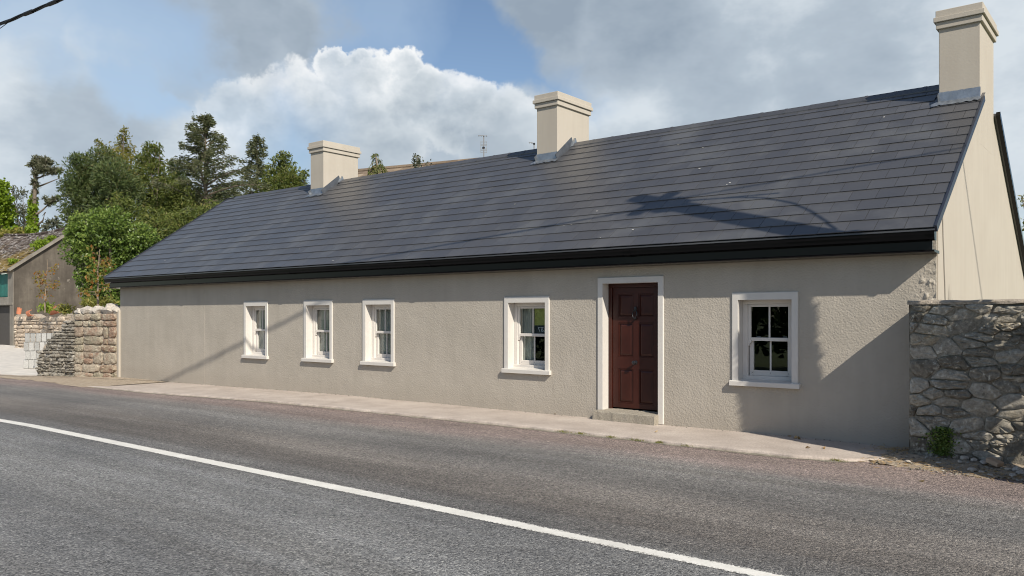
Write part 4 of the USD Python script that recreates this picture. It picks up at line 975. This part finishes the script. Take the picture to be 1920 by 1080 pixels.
def limbs_to(base, clumps, r0, seed, trunk_h=None):
    rng = np.random.default_rng(seed); base = np.array(base, float); top = np.mean([c for c, r in clumps], 0); out = []
    th = trunk_h if trunk_h is not None else (top[2] - base[2]) * .55
    fork = base + (top - base) * [.5, .5, 0] + [0, 0, th]
    out.append(tube([base, base * .5 + fork * .5 + rng.normal(0, .06, 3), fork], [r0, r0 * .85, r0 * .7], 8))
    for c, r in clumps:
        mid = fork * .5 + np.array(c) * .5 + rng.normal(0, .15, 3) - [0, 0, .1]
        out.append(tube([fork, mid, np.array(c) + rng.normal(0, .1, 3)], [r0 * .5, r0 * .28, .02], 5, False))
    return cat(*out)
def px_clumps(lst, d, seed, dz=1.0, flat=1.0):
    rng = np.random.default_rng(seed); out = []
    for px, py, r in lst:
        dd = d + rng.uniform(-1, 1) * r * d / FPX * .8; R = r * dd / FPX
        out.append((at_d(px, py, dd), np.array([R, R, R * flat])))
    return out
GZ = -.25
def px_tree(name, label, cat_, lst, d, seed, mat, n_per, L, W, gap=.42, r0=.25, trunk_px=None, flat=1.0, outward=.9, upb=.15, shell=.55):
    cl = px_clumps(lst, d, seed, flat=flat); m = np.mean([c for c, r in cl], 0); base = np.array([m[0], m[1], GZ]) if trunk_px is None else np.r_[at_d(trunk_px, 600, d)[:2], GZ]
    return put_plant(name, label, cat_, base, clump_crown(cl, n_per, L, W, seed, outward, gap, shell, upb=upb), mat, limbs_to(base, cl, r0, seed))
def ground_below(px, d): return np.r_[at_d(px, 600, d)[:2], GZ]
# the tall spruce and its neighbours left of the roof
conifer('spruce_tree', 'tallest dark spruce with tiered branches standing behind the left end of the roof', ground_below(385, 60), 16.6, 7.2, 101, M['spruce'], 150, .30, .50, .10, 2.0, .25, .08, .30, .9)
conifer('spruce_tree', 'slimmer spruce just right of the tallest spruce, partly behind it', ground_below(482, 70), 17.3, 4.6, 102, M['spruce'], 125, .32, .42, .25, 1.5, .27, .085, .34, .85)
conifer('spruce_tree', 'low dark conifer in the gap between the two spruces', ground_below(440, 66), 11.2, 4.4, 103, M['spruce'], 120, .36, .36, .2, 1.4, .27, .09, .3, .8)
px_tree('dense_conifer', 'dense dark conifer filling the gap between the tallest spruce and the yellow-green conifer', 'tree', [(335, 325, 20), (330, 352, 30), (350, 372, 34), (318, 375, 30), (380, 385, 30), (410, 372, 24), (340, 400, 34), (322, 308, 11)], 68, 115, M['conifer_dark'], 1100, .26, .09, .42, .3)
px_tree('bushy_tree', 'rounded dark green tree beside the leftmost chimney', 'tree', [(530, 312, 26), (520, 335, 30), (548, 335, 28), (535, 355, 34), (505, 355, 24), (560, 345, 20), (573, 325, 9), (532, 295, 14)], 65, 104, M['conifer_green'], 750, .25, .11, .40, .3)
px_tree('cypress_tree', 'dark spreading cypress forming the left edge of the tree group', 'tree', [(152, 335, 42), (190, 312, 38), (215, 335, 40), (150, 378, 40), (200, 380, 45), (140, 412, 28), (172, 350, 46), (145, 300, 16), (235, 360, 34), (190, 420, 40)], 55, 105, M['conifer_dark'], 1500, .24, .085, .45, .35, upb=.3, shell=.42)
px_tree('yellowing_tree', 'yellowing broadleaf tree rising above the dark cypress', 'tree', [(232, 282, 26), (222, 304, 30), (247, 322, 30), (196, 290, 20), (232, 258, 15), (233, 244, 8), (185, 268, 9), (262, 335, 20), (240, 345, 30)], 61, 106, M['yellow_leaf'], 900, .17, .10, .45, .25)
px_tree('larch_tree', 'yellow-green conifer between the yellowing tree and the tallest spruce', 'tree', [(285, 305, 26), (283, 332, 36), (300, 372, 42), (268, 378, 36), (279, 278, 15), (296, 280, 12), (325, 402, 38), (265, 300, 14), (300, 420, 40), (312, 345, 26), (335, 368, 30), (352, 398, 30)], 58, 107, M['conifer_green'], 1300, .24, .085, .46, .28, upb=-.1, shell=.42)
px_tree('cedar_tree', 'low green conifer with sweeping branches behind the ivy and the eave', 'tree', [(250, 412, 36), (292, 425, 38), (335, 430, 38), (262, 455, 40), (312, 462, 36), (372, 412, 30), (395, 395, 22), (290, 490, 40), (225, 385, 26), (350, 455, 30)], 47, 108, M['conifer_green'], 1400, .24, .075, .46, .3, upb=-.35, shell=.42)
def lone_pine():
    d = 69; rng = np.random.default_rng(109); W = lambda px, py, dd=0: at_d(px, py, d + dd)
    base = ground_below(63, d); t = thing('pine_tree', 'windswept bare-trunked pine with an ivy sleeve, alone left of the tree group', 'tree', tuple(base))
    tr = [tube([base, W(62, 440), W(64, 390), W(66, 345), W(66, 318), W(70, 308)], [.17, .165, .16, .15, .11, .05], 8)]
    br = [[(66, 352), (80, 347), (97, 340), (112, 334)], [(66, 335), (74, 333), (92, 326), (112, 318)], [(68, 402), (80, 394), (90, 384), (100, 375)], [(68, 424), (80, 414), (85, 398), (80, 405)], [(66, 322), (60, 312), (57, 305)], [(68, 318), (78, 308), (90, 302)]]
    for b in br: tr.append(tube([W(*p, rng.normal(0, .5)) for p in b], np.linspace(.10, .02, len(b)), 5, False))
    obj('trunk', cat(*tr), M['bark'], t, 60)
    cl = px_clumps([(72, 306, 13), (60, 308, 10), (86, 302, 13), (96, 322, 9), (108, 321, 8), (66, 325, 8), (64, 338, 7), (68, 350, 7), (95, 378, 9), (104, 372, 8), (85, 372, 7), (62, 375, 6), (76, 312, 14), (92, 381, 8), (112, 318, 6)], d, 109, flat=.75)
    cl += px_clumps([(66, 360, 7), (65, 345, 7), (66, 372, 6), (80, 318, 12), (70, 300, 11), (100, 320, 8)], d, 119)
    clump_crown(cl, 900, .42, .10, 109, .9, .38, .6).put('crown', M['grey_pine'], t)
    iv = px_clumps([(62, 380, 9), (63, 395, 9), (61, 410, 10), (62, 425, 10), (60, 436, 11)], d, 110, flat=1.6)
    clump_crown(iv, 1100, .26, .20, 110, .6, .25, .4).put('ivy', M['bright_leaf'], t)
M['grey_pine'] = leaf_mat('grey_pine_needles', [(.05, .055, .03), (.10, .105, .06), (.18, .17, .12)], .2)
lone_pine()
px_tree('ivy_column', 'bright ivy-covered trunk at the left edge above the shed', 'ivy', [(2, 350, 16), (6, 375, 20), (8, 400, 22), (4, 425, 24), (-20, 390, 26), (-14, 360, 18)], 70, 111, M['bright_leaf'], 700, .28, .22, .32, .3)
px_tree('willow_tree', 'sparse grey-green tree between the ivy column and the lone pine', 'tree', [(32, 368, 14), (45, 360, 11), (30, 395, 20), (46, 398, 18), (35, 425, 22), (50, 425, 14), (26, 355, 8)], 72, 112, M['grey_leaf'], 330, .30, .12, .47, .2)
px_tree('bramble_bush', 'yellow-green bramble behind the shed ridge at the far left', 'bush', [(8, 442, 14), (25, 440, 14), (38, 436, 10), (-8, 440, 18)], 66, 113, M['weed'], 500, .26, .18, .38, .1)
px_tree('elder_bush', 'grey-green bush behind the shed ridge right of the lone pine', 'bush', [(92, 420, 12), (105, 416, 12), (84, 430, 9), (112, 428, 12)], 70, 114, M['grey_leaf'], 460, .26, .16, .42, .1)
def ivy_thicket():
    d = 38; cl = px_clumps([(170, 430, 40), (205, 425, 40), (150, 470, 34), (195, 480, 46), (235, 465, 42), (255, 500, 40), (210, 530, 46), (165, 520, 26), (250, 545, 40), (145, 440, 24), (268, 450, 30), (178, 545, 26), (230, 575, 30), (290, 500, 40)], d, 120)
    base = np.r_[at_d(205, 600, d)[:2], GZ]
    core = MB()
    cr = clump_crown(cl, 2900, .125, .11, 121, .75, .44, .36, upb=.0)
    put_plant('ivy_thicket', 'dense mound of glossy green ivy between the shed and the cottage', 'ivy', base, cr, M['ivy'], limbs_to(base, cl, .3, 122), crown_name='foliage', trunk_name='stems')
ivy_thicket()
def sapling(label, px, py0, py1, d, seed):
    rng = np.random.default_rng(seed); b, tp = at_d(px, py1, d), at_d(px + 6, py0, d); s = d / FPX
    st = [b + (tp - b) * f + rng.normal(0, .03, 3) for f in np.linspace(0, 1, 7)]
    parts = [tube(st, np.linspace(.05, .012, 7), 6)]; C, Dd = [], []
    for k in range(20):
        f = rng.uniform(.28, 1); o = b + (tp - b) * f; a = rng.uniform(0, 6.28); l = rng.uniform(.25, .62) * (1.2 - .5 * f)
        e = o + [math.cos(a) * l, math.sin(a) * l, rng.uniform(-.05, .15)]
        parts.append(tube([o, e], [.012, .005], 4, False)); n = 10
        C.append(e + rng.normal(0, .10, (n, 3))); Dd.append(rng.normal(0, 1, (n, 3)) + [0, 0, -.5])
    m = MB(); m.add(*leaves(np.vstack(C), np.vstack(Dd), .16, .09, rng))
    put_plant('sapling', label, 'sapling', b, m, M['autumn_leaf'], cat(*parts), M['twig'], crown_name='leaves', trunk_name='stem')
sapling('thin sapling with rusty leaves against the grey gable of the shed', 83, 487, 585, 42, 130)
sapling('thin sapling with rusty leaves in front of the dense green ivy', 180, 468, 590, 31, 131)
def wall_weeds():
    rng = np.random.default_rng(140); to, L, zt_ = FARW
    for px, py, d, n, lab in ((168, 568, 36, 420, 'yellow-green weeds on top of the wall below the ivy'), (122, 580, 40, 260, 'straggling weeds drooping over the broken end of the reddish wall'), (86, 576, 42.5, 160, 'green fern clump at the foot of the sapling by the shed'), (200, 566, 33, 240, 'small weeds behind the pale rocks')):
        c0 = at_d(px, py, d); R = np.array([24, 10, 9]) * d / FPX
        c = c0 + rng.normal(0, .45, (n, 3)) * R; b = MB(); b.add(*leaves(c, rng.normal(0, 1, (n, 3)) + [0, 0, .7], .24, .08, rng)); b.put_ = None
        tag(b.put('weeds', M['weed'] if px != 86 else M['bright_leaf']), lab, 'weeds')
    for (px, py, s, lab) in ((37, 583, .30, 'broken terracotta pipe standing on the beige wall by the shed corner'), (57, 587, .32, 'terracotta shard lying on the beige wall left of the sapling'), (104, 581, .45, 'long terracotta piece on the beige wall right of the sapling')):
        c = at_d(px, py, 44.6); an = np.linspace(0, 3.7, 12)
        ax = rng.normal(0, 1, 3) * [1, 1, .25]; ax = np.array([1, .1, .15]) if px > 50 else np.array([.1, .1, 1]); ax = ax / np.linalg.norm(ax)
        u = np.cross(ax, [0.3, .8, .1]); u /= np.linalg.norm(u); v_ = np.cross(ax, u); V = []
        for e in (-1, 1):
            for rr in (s * .5, s * .42):
                for a in an: V.append(c + ax * e * s * (.9 if px > 90 else .55) * (1 + .12 * math.sin(a * 3 + e)) + (u * math.cos(a) + v_ * math.sin(a)) * rr)
        V = np.array(V); n = 12; F = []
        for i in range(n - 1):
            F += [[i, i + 1, 2 * n + i + 1, 2 * n + i], [n + i, 3 * n + i, 3 * n + i + 1, n + i + 1], [i, n + i, n + i + 1, i + 1], [2 * n + i, 2 * n + i + 1, 3 * n + i + 1, 3 * n + i]]
        F += [[0, 2 * n, 3 * n, n], [n - 1, 2 * n - 1, 4 * n - 1, 3 * n - 1]]
        tag(obj('terracotta_piece', (V, np.array(F)), M['terracotta'], None, 40), lab, 'broken pipe')
wall_weeds()

# ------------------------------------------------------------------ house behind the roof, aerials, small trees over the ridge
def back_house():
    A, B = at_d(640, 326, 33), at_d(985, 292, 29.5); A[2] = 7.38; B[2] = 7.38
    t = (B - A)[:2]; L = np.linalg.norm(t); t /= L; n = np.array([-t[1], t[0]])
    if n @ (A[:2] - EYE[:2]) < 0: n = -n
    def W(a, b, z): return np.array([A[0] + t[0] * a + n[0] * b, A[1] + t[1] * a + n[1] * b, z])
    h = thing('house', 'house with a brown tiled roof showing above the cottage ridge', 'house', tuple(W(L / 2, 0, GZ)))
    span, pitch = 4.2, .62; rng = np.random.default_rng(150)
    bz = 7.38 - span * pitch
    wv = np.array([W(a, b, z) for a, b, z in ((.2, -3.9, GZ), (L - .2, -3.9, GZ), (L - .2, 3.9, GZ), (.2, 3.9, GZ), (.2, -3.9, bz), (L - .2, -3.9, bz), (L - .2, 3.9, bz), (.2, 3.9, bz))])
    obj('wall', (wv, BOXF), M['old_front'], h)
    rv = np.array([W(a, b, z) for a in (0, L) for b, z in ((-span, bz - .05), (0, 7.35), (span, bz - .05), (0, 7.13))])
    rf = obj('roof', (rv, np.array([[0, 4, 5, 1], [1, 5, 6, 2], [0, 1, 2, 3], [4, 7, 6, 5]])), M['brown_tile'], h, tint=.4)
    mb = MB(); G = .33; S = math.hypot(span, span * pitch); N = 7
    for r in range(N):          # the top courses, those that show above the cottage
        w0, w1 = r * G, (r + 1) * G + .03
        k = 0
        while k * .3 < L:
            a0, a1 = k * .3 + (.15 if r % 2 else 0), k * .3 + .29 + (.15 if r % 2 else 0); k += 1
            f = lambda a, w, o: W(a, -w * span / S, 7.38 - w * span * pitch / S + o)
            l = .045 + rng.normal(0, .006); v = np.array([f(a0, w1, l - .03), f(a1, w1, l - .03), f(a1, w0, .0), f(a0, w0, .0), f(a0, w1, l), f(a1, w1, l), f(a1, w0, .02), f(a0, w0, .02)])
            mb.add(v, BOXF, rng.uniform(0, 1))
    tag(mb.put('roof_tiles', M['brown_tile'], rf), kind='stuff')
    for k in range(int(L / .45)):
        obj('ridge_tile', tube([W(k * .45, 0, 7.39), W(k * .45 + .44, 0, 7.39)], .10, 8), M['brown_tile'], rf, tint=rng.uniform(0, .5))
    return W
back_house()
def aerial(label, px, pytop, pybase, d, kind):
    a = thing('television_aerial', label, 'aerial', tuple(at_d(px, pybase, d)))
    b, t = at_d(px, pybase + 12, d), at_d(px, pytop, d); s = d / FPX
    obj('mast', tube([b, t], .022, 6), M['galv'], a)
    def bar(p, q, r=.012): return tube([p, q], r, 5)
    right = np.array([CY, SY, 0]); up = np.array([0, 0, 1.0]); fw = np.array([-SY, CY, 0])
    if kind == 0:
        e = [bar(t + right * -.2 + fw * -.1, t + right * .13)]
        e += [bar(t + right * x + fw * -.14, t + right * x + fw * .14, .008) for x in (-.18, -.1, -.02, .1)]
        obj('yagi', cat(*e), M['galv'], a)
        g = [bar(t - up * z + right * -.12, t - up * z + right * .12, .009) for z in (.22, .30, .36, .48, .54, .6)] + [bar(t - up * .2 + right * x, t - up * .62 + right * x, .007) for x in (-.11, .1)]
        obj('grid_antenna', cat(*g), M['galv'], a)
        obj('junction_box', cbox(t[0] - .05, t[0] + .03, t[1] - .04, t[1] + .04, t[2] - .47, t[2] - .40, .01), M['iron'], a)
    else:
        e = [bar(t + right * -.19 + up * .05, t + right * .03 - up * .01)] + [bar(t + right * x - fw * .12 + up * .02, t + right * x + fw * .12 + up * .02, .007) for x in (-.16, -.1, -.05)]
        obj('yagi', cat(*e), M['galv'], a)
        obj('clamp', cbox(t[0] - .03, t[0] + .03, t[1] - .03, t[1] + .03, t[2] - .05, t[2] + .02, .01), M['iron'], a)
aerial('tall television aerial mast with grid antenna rising over the ridge left of the middle chimney', 907, 255, 300, 30.3, 0)
aerial('short television aerial just left of the middle chimney', 1001.5, 269, 288, 29.3, 1)
def small_conifer():
    d = 26.5; base = np.r_[at_d(709, 600, d)[:2], GZ]; t = thing('weeping_conifer', 'small weeping conifer poking above the cottage ridge right of the leftmost chimney', 'tree', tuple(base)); rng = np.random.default_rng(160)
    top = at_d(704, 289, d); st = at_d(709, 322, d)
    parts = [tube([base, st, top], [.1, .05, .012], 7)]; C, Dd = [], []
    for k in range(46):
        f = rng.uniform(0, 1) ** .8; o = top + (st - top) * f * 1.25; a = rng.uniform(0, 6.28); l = .12 + .34 * f + rng.normal(0, .05)
        ts = np.linspace(0, 1, 6); P = o + np.stack([np.cos(a) * l * ts, np.sin(a) * l * ts, l * (.25 * ts - .85 * ts ** 2.2)], 1)
        parts.append(tube(P, np.linspace(.01, .003, 6), 4, False)); n = 18; tt = rng.uniform(.2, 1, n)
        c = o + np.stack([np.cos(a) * l * tt, np.sin(a) * l * tt, l * (.25 * tt - .85 * tt ** 2.2)], 1) + rng.normal(0, .022, (n, 3)); C.append(c); Dd.append(rng.normal(0, .5, (n, 3)) + [math.cos(a) * .5, math.sin(a) * .5, -.9])
    obj('trunk', cat(*parts), M['twig'], t, 60); m = MB(); m.add(*leaves(np.vstack(C), np.vstack(Dd), .095, .028, rng)); m.put('crown', M['conifer_green'], t)
small_conifer()
def roof_sapling(label, px, pt, pb, d, seed, n):
    rng = np.random.default_rng(seed); base = np.r_[at_d(px, 600, d)[:2], GZ]; b, tp = at_d(px, pb, d), at_d(px + 1, pt, d)
    C = b + (tp - b) * rng.uniform(0, 1, (n, 1)) + rng.normal(0, .075, (n, 3)); m = MB(); m.add(*leaves(C, rng.normal(0, 1, (n, 3)), .10, .06, rng))
    put_plant('slender_tree', label, 'tree', base, m, M['grey_leaf'], tube([base, b, tp], [.05, .025, .008], 6), M['twig'])
roof_sapling('slender leafy top of a young tree above the ridge right of the weeping conifer', 782, 292, 318, 26, 161, 150)
roof_sapling('tiny twig top above the ridge right of the slender young tree', 803, 306, 316, 26, 162, 26)
px_tree('ash_tree', 'thin tree showing past the right-hand gable at the edge of the picture', 'tree', [(1925, 378, 16), (1918, 368, 8), (1935, 420, 26), (1945, 390, 22), (1950, 350, 14)], 42, 163, M['weed'], 260, .22, .10, .45, .15)

# ------------------------------------------------------------------ overhead cable, utility pole and the bush added beside the road (right of the picture, they cast the shadows)
def pole_and_cable():
    rng = np.random.default_rng(170)
    b, t = np.array([-.40, -1.50, -.2]), np.array([-.40, -1.95, 9.3])
    p = thing('utility_pole', 'ivy-clad wooden pole beside the stone wall, just outside the picture', 'pole', tuple(b))
    obj('shaft', tube([b + (t - b) * f for f in np.linspace(0, 1, 8)], np.linspace(.175, .14, 8), 14), M['pole_wood'], p, 50)
    ax = lambda z: b + (t - b) * (z + .2) / 9.5
    n = 3800; z = rng.uniform(-.1, 5.0, n); a = rng.uniform(0, 6.283, n); nn = meshkit.fbm(np.stack([np.cos(a) * 1.5, np.sin(a) * 1.5, z * 1.3], 1), 3, 5)
    r = .13 + .10 * nn
    c = np.array([ax(q) for q in z]) + np.stack([np.cos(a) * r, np.sin(a) * r, 0 * a], 1)
    m = MB(); m.add(*leaves(c, np.stack([np.cos(a), np.sin(a), 0 * a], 1) + rng.normal(0, .6, (n, 3)) - [0, 0, .3], .13, .11, rng)); m.put('ivy', M['ivy'], p)
    arm = ax(8.75)
    obj('crossarm', cat(cbox(arm[0] - .1, arm[0] + .1, arm[1] - .45, arm[1] + .35, arm[2] - .06, arm[2] + .06, .01), cbox(arm[0] - .16, arm[0] + .16, arm[1] - .2, arm[1] + .2, arm[2] - .5, arm[2] - .14, .02)), M['iron'], p)
    obj('stay', tube([ax(8.6), np.array([-4.4, -3.9, 5.2]) * 0 + ax(8.6) + [-.25, .95, -1.9]], .02, 6), M['cable'], p)
    lp = [ax(8.3) + [.02, .16, 0]] + [ax(8.3 - 3.0 * f) + np.array([.05, .15 + .42 * math.sin(f * math.pi) * (1 if f < .8 else 1), 0]) for f in np.linspace(.1, 1, 12)]
    obj('drop_cable', tube(lp, .022, 6), M['cable'], p)
    # the thick twisted cable running left over the road
    A = ax(8.45); P1 = np.array([-15.0, -4.582, 7.287]); P2 = np.array([-25.0, -6.507, 6.491]); far = np.array([-62.0, -13.6, 6.6])
    seg = [A + (P1 - A) * f + [0, 0, -.02 * math.sin(f * math.pi)] for f in np.linspace(0, 1, 24)]
    sg2 = [P1 + (far - P1) * f for f in np.linspace(0, 1, 50)][1:]
    for q in sg2: q[2] = 7.287 - .0797 * (P1[0] - q[0]) + .0013 * (P1[0] - q[0]) ** 2 * .9
    line = np.array(seg + sg2); s = np.r_[0, np.cumsum(np.linalg.norm(np.diff(line, axis=0), axis=1))]
    ss = np.arange(0, s[-1], .12); L = np.stack([np.interp(ss, s, line[:, k]) for k in range(3)], 1)
    cb = thing('overhead_cable', 'thick black cable bundle with loose loops crossing the top left corner', 'cable', tuple(L[len(L) // 2]))
    side = np.cross(np.gradient(L, axis=0), [0, 0, 1]); side /= np.linalg.norm(side, axis=1, keepdims=True)
    for ph in (0, 2.1, 4.2):
        an = ss * 3.2 + ph
        obj('strand', tube(L + side * (np.cos(an) * .018)[:, None] + np.array([0, 0, 1]) * (np.sin(an) * .018)[:, None], .015, 6), M['cable'], cb, True)
    for k in range(16, len(L) - 30, 31):        # loose loops of the lashing wire
        i = np.arange(k, k + 11); f = np.linspace(0, 1, 11)
        obj('loose_loop', tube(L[i] - np.array([0, 0, 1]) * (np.sin(f * math.pi) * .085 + .02)[:, None], .007, 5), M['cable'], cb, True)
    for k in (70, 128, 134, 190):
        obj('clip', tube([L[k], L[k + 2]], .036, 8), M['cable'], cb)
    w = [A + np.array([.05, 0, .25]) + (np.array([26, 4.2, 10.2]) - A) * f + [0, 0, -.5 * math.sin(f * math.pi)] for f in np.linspace(0, 1, 24)]
    tag(obj('service_wire', tube(w, .022, 6), M['cable']), 'thin wire running from the pole top away to the right, outside the picture', 'wire')
pole_and_cable()
def off_bush():
    rng = np.random.default_rng(180)
    cl = [(np.array([-.60, -1.22, z]), np.array([.20, .18, .36])) for z in (.25, .75, 1.25, 1.75, 2.25, 2.65)] + [(np.array([x, -1.22, z]), np.array([rx, .22, rz])) for x, z, rx, rz in ((-.28, 1.95, .24, .26), (.05, 2.25, .26, .28), (.45, 2.65, .30, .34), (.9, 2.95, .38, .42), (1.5, 3.0, .45, .5))]
    base = np.array([-.35, -1.22, -.1])  # bush added out of view, its lobes placed to shade the stone wall
    put_plant('added_shade_bush', 'unseen ivy bush added right of the pole to shade the stone wall', 'bush', base, clump_crown(cl, 1500, .15, .12, 181, .7, .18, .35), M['ivy'], limbs_to(base, cl, .05, 182, 1.0))
    # the hedge on the other side of the road, behind the camera
    cl = [(np.array([x, -18.5 + rng.uniform(-.6, .6), rng.uniform(1.0, 2.4)]), np.array([1.5, 1.1, 1.5])) for x in np.arange(-34, 22, 1.3)]
    m = clump_crown(cl, 190, .34, .26, 183, .6, .2, .4)
    tag(m.put('hedgerow', M['hedge_leaf']), 'hedge along the far side of the road, behind the camera', 'hedge', kind='stuff')
off_bush()

# ------------------------------------------------------------------ small things on the ground
def wall_plant():
    rng = np.random.default_rng(190); to, L = frame((-2.37, -.53), (1.6, -.83)); C = []
    n = 900; z = rng.uniform(.04, .36, n); x = .37 + rng.normal(0, 1, n) * np.interp(z, [0, .1, .3, .38], [.04, .065, .075, .03]); y = -.02 - np.abs(rng.normal(0, .035, n)) - .05 * np.sin(z / .38 * 3.1)
    C = to(np.stack([x, y, z], 1)); m = MB(); m.add(*leaves(C, rng.normal(0, 1, (n, 3)) + [0, -.6, -.5], .030, .024, rng))
    m.put('wall_plant_', M['ivy']) if False else None
    base = to(np.array([[.37, -.02, .02]]))[0]
    st = [tube([base + rng.normal(0, .015, 3), to(np.array([[.37 + rng.normal(0, .06), -.05, rng.uniform(.12, .34)]]))[0]], [.005, .002], 4) for _ in range(14)]
    put_plant('wall_plant', 'small dark green creeping plant at the foot of the grey stone wall', 'plant', base, m, M['ivy'], cat(*st), M['twig'], crown_name='leaves', trunk_name='stems')
wall_plant()
def rock(c, s, rng, sq=.6):
    t = trimesh.creation.icosphere(1, 1.0); t.vertices *= 1 + rng.normal(0, .14, (len(t.vertices), 1)); t.vertices *= np.array([rng.uniform(.8, 1.5), rng.uniform(.7, 1.1), sq]) * s
    a = rng.uniform(0, 6.28); R = np.array([[math.cos(a), -math.sin(a), 0], [math.sin(a), math.cos(a), 0], [0, 0, 1]]); t.vertices = t.vertices @ R.T + c; return t
def dz_at(x, y): return ROAD_Z + .012 + np.clip((y + 1.25) * .10, -.03, .055)
def debris():
    rng = np.random.default_rng(200)
    def spot(px, py):
        d = ray(px, py); z = -.02
        for _ in range(4):
            t = (z - HCAM) / d[2]; P = EYE + t * d; z = float(dz_at(P[0], P[1]))
        return np.array([P[0], P[1], z])
    for q_, (px, py, s) in enumerate(sorted(((1792, 858, .040), (1808, 861, .044), (1826, 864, .036), (1845, 868, .045), (1800, 866, .028), (1760, 868, .022), (1907, 881, .05), (1915, 888, .045), (1900, 893, .035), (1822, 883, .04), (1840, 887, .03), (1857, 893, .025), (1703, 866, .026), (1862, 866, .02), (1890, 880, .03)))):
        P = spot(px, py); o = obj('pale_stone', rock(P + [0, 0, s * .3], s, rng), M['white_rock'], None, False)
        tag(o, f'small pale stone in the dirt below the grey stone wall, {ORD[q_]} from the left', 'stone', 'pale stones at the foot of the stone wall')
    P = spot(1864, 872); t = cbox(-.075, .075, -.05, .05, 0, .055, .008); R = trimesh.transformations.rotation_matrix(-.5, [0, 0, 1]) @ trimesh.transformations.rotation_matrix(.25, [0, 1, 0]); t.apply_transform(R); t.apply_translation(P + [0, 0, .012])
    tag(obj('brick_piece', t, M['brick_piece']), 'tan half brick among the pale stones by the grey stone wall', 'brick')
    mb = MB()
    for _ in range(420):
        x = rng.uniform(-2.6, -.6); y = rng.uniform(-1.35, -.62) if x > -2.3 else rng.uniform(-1.3, -.2)
        t = rock(np.array([x, y, float(dz_at(x, y)) + .004]), rng.uniform(.004, .014), rng, .7); mb.add(t.vertices, t.faces, rng.uniform(0, 1))
    tag(mb.put('gravel', M['slate_rubble']), kind='stuff')
    # straw, twigs and dry leaves
    mb = MB(); n = 520; x = rng.uniform(-2.75, -.7, n); y = -1.15 + rng.normal(0, .16, n) - .03 * (x + 2); c = np.stack([x, y, np.array([float(dz_at(a, b)) for a, b in zip(x, y)]) + .012], 1)
    d = rng.normal(0, 1, (n, 3)) * [1, .6, .12]; mb.add(*leaves(c, d, .07, .006, rng))
    n = 160; x = rng.normal(-2.55, .14, n); y = -.36 + rng.normal(0, .09, n); c = np.stack([x, y, rng.uniform(.0, .035, n)], 1); mb.add(*leaves(c, rng.normal(0, 1, (n, 3)) * [1, 1, .3], .09, .006, rng))
    tag(mb.put('dry_straw', M['dry_leaf']), kind='stuff')
    for k, (px, py) in enumerate(sorted(((1493, 821), (1500, 822), (1700, 852), (1480, 817), (1230, 808), (1042, 776), (1728, 893), (1515, 840), (1545, 841)))):
        d = ray(px, py); t_ = (.012 - HCAM) / d[2]; P = EYE + t_ * d; P[2] = float(gz(P[0])) + (.014 if P[1] > -1.3 else -.03)
        b = MB(); b.add(*leaves(np.array([P]), np.array([[rng.normal(), rng.normal(), .25]]), .075, .045, rng, fold=.4))
        tag(b.put('dry_leaf', M['dry_leaf']), f'curled dry leaf on the ground before the front wall, {ORD[k]} from the left', 'leaf', 'dry leaves on the pavement')
    # tufts along the kerb
    for k, (x, s) in enumerate(((-6.75, .05), (-6.45, .035), (-5.95, .03), (-5.55, .055), (-5.2, .025), (-4.8, .03), (-2.95, .04))):
        y = float(np.interp(x, KX, KY)) - .01; n = 60; c = np.array([x, y, ROAD_Z + .015]) + rng.normal(0, 1, (n, 3)) * [s * 1.3, .012, .008]
        b = MB(); b.add(*leaves(c, rng.normal(0, .5, (n, 3)) + [0, 0, .7], .045, .006, rng))
        tag(b.put('grass_tuft', M['weed']), f'little tuft of yellow grass where kerb meets road, {ORD[k]} from the left', 'grass tuft', 'grass tufts along the kerb')
    # small weeds and grit where the wall meets the pavement
    mb = MB()
    for _ in range(260):
        x = rng.uniform(-22, -2.6); z = float(gz(x)); t = rock(np.array([x, -abs(rng.normal(0, .05)) - .008, z + .004]), rng.uniform(.003, .009), rng, .7); mb.add(t.vertices, t.faces, rng.uniform(0, 1))
    tag(mb.put('wall_grit', M['slate_rubble']), kind='stuff')
debris()
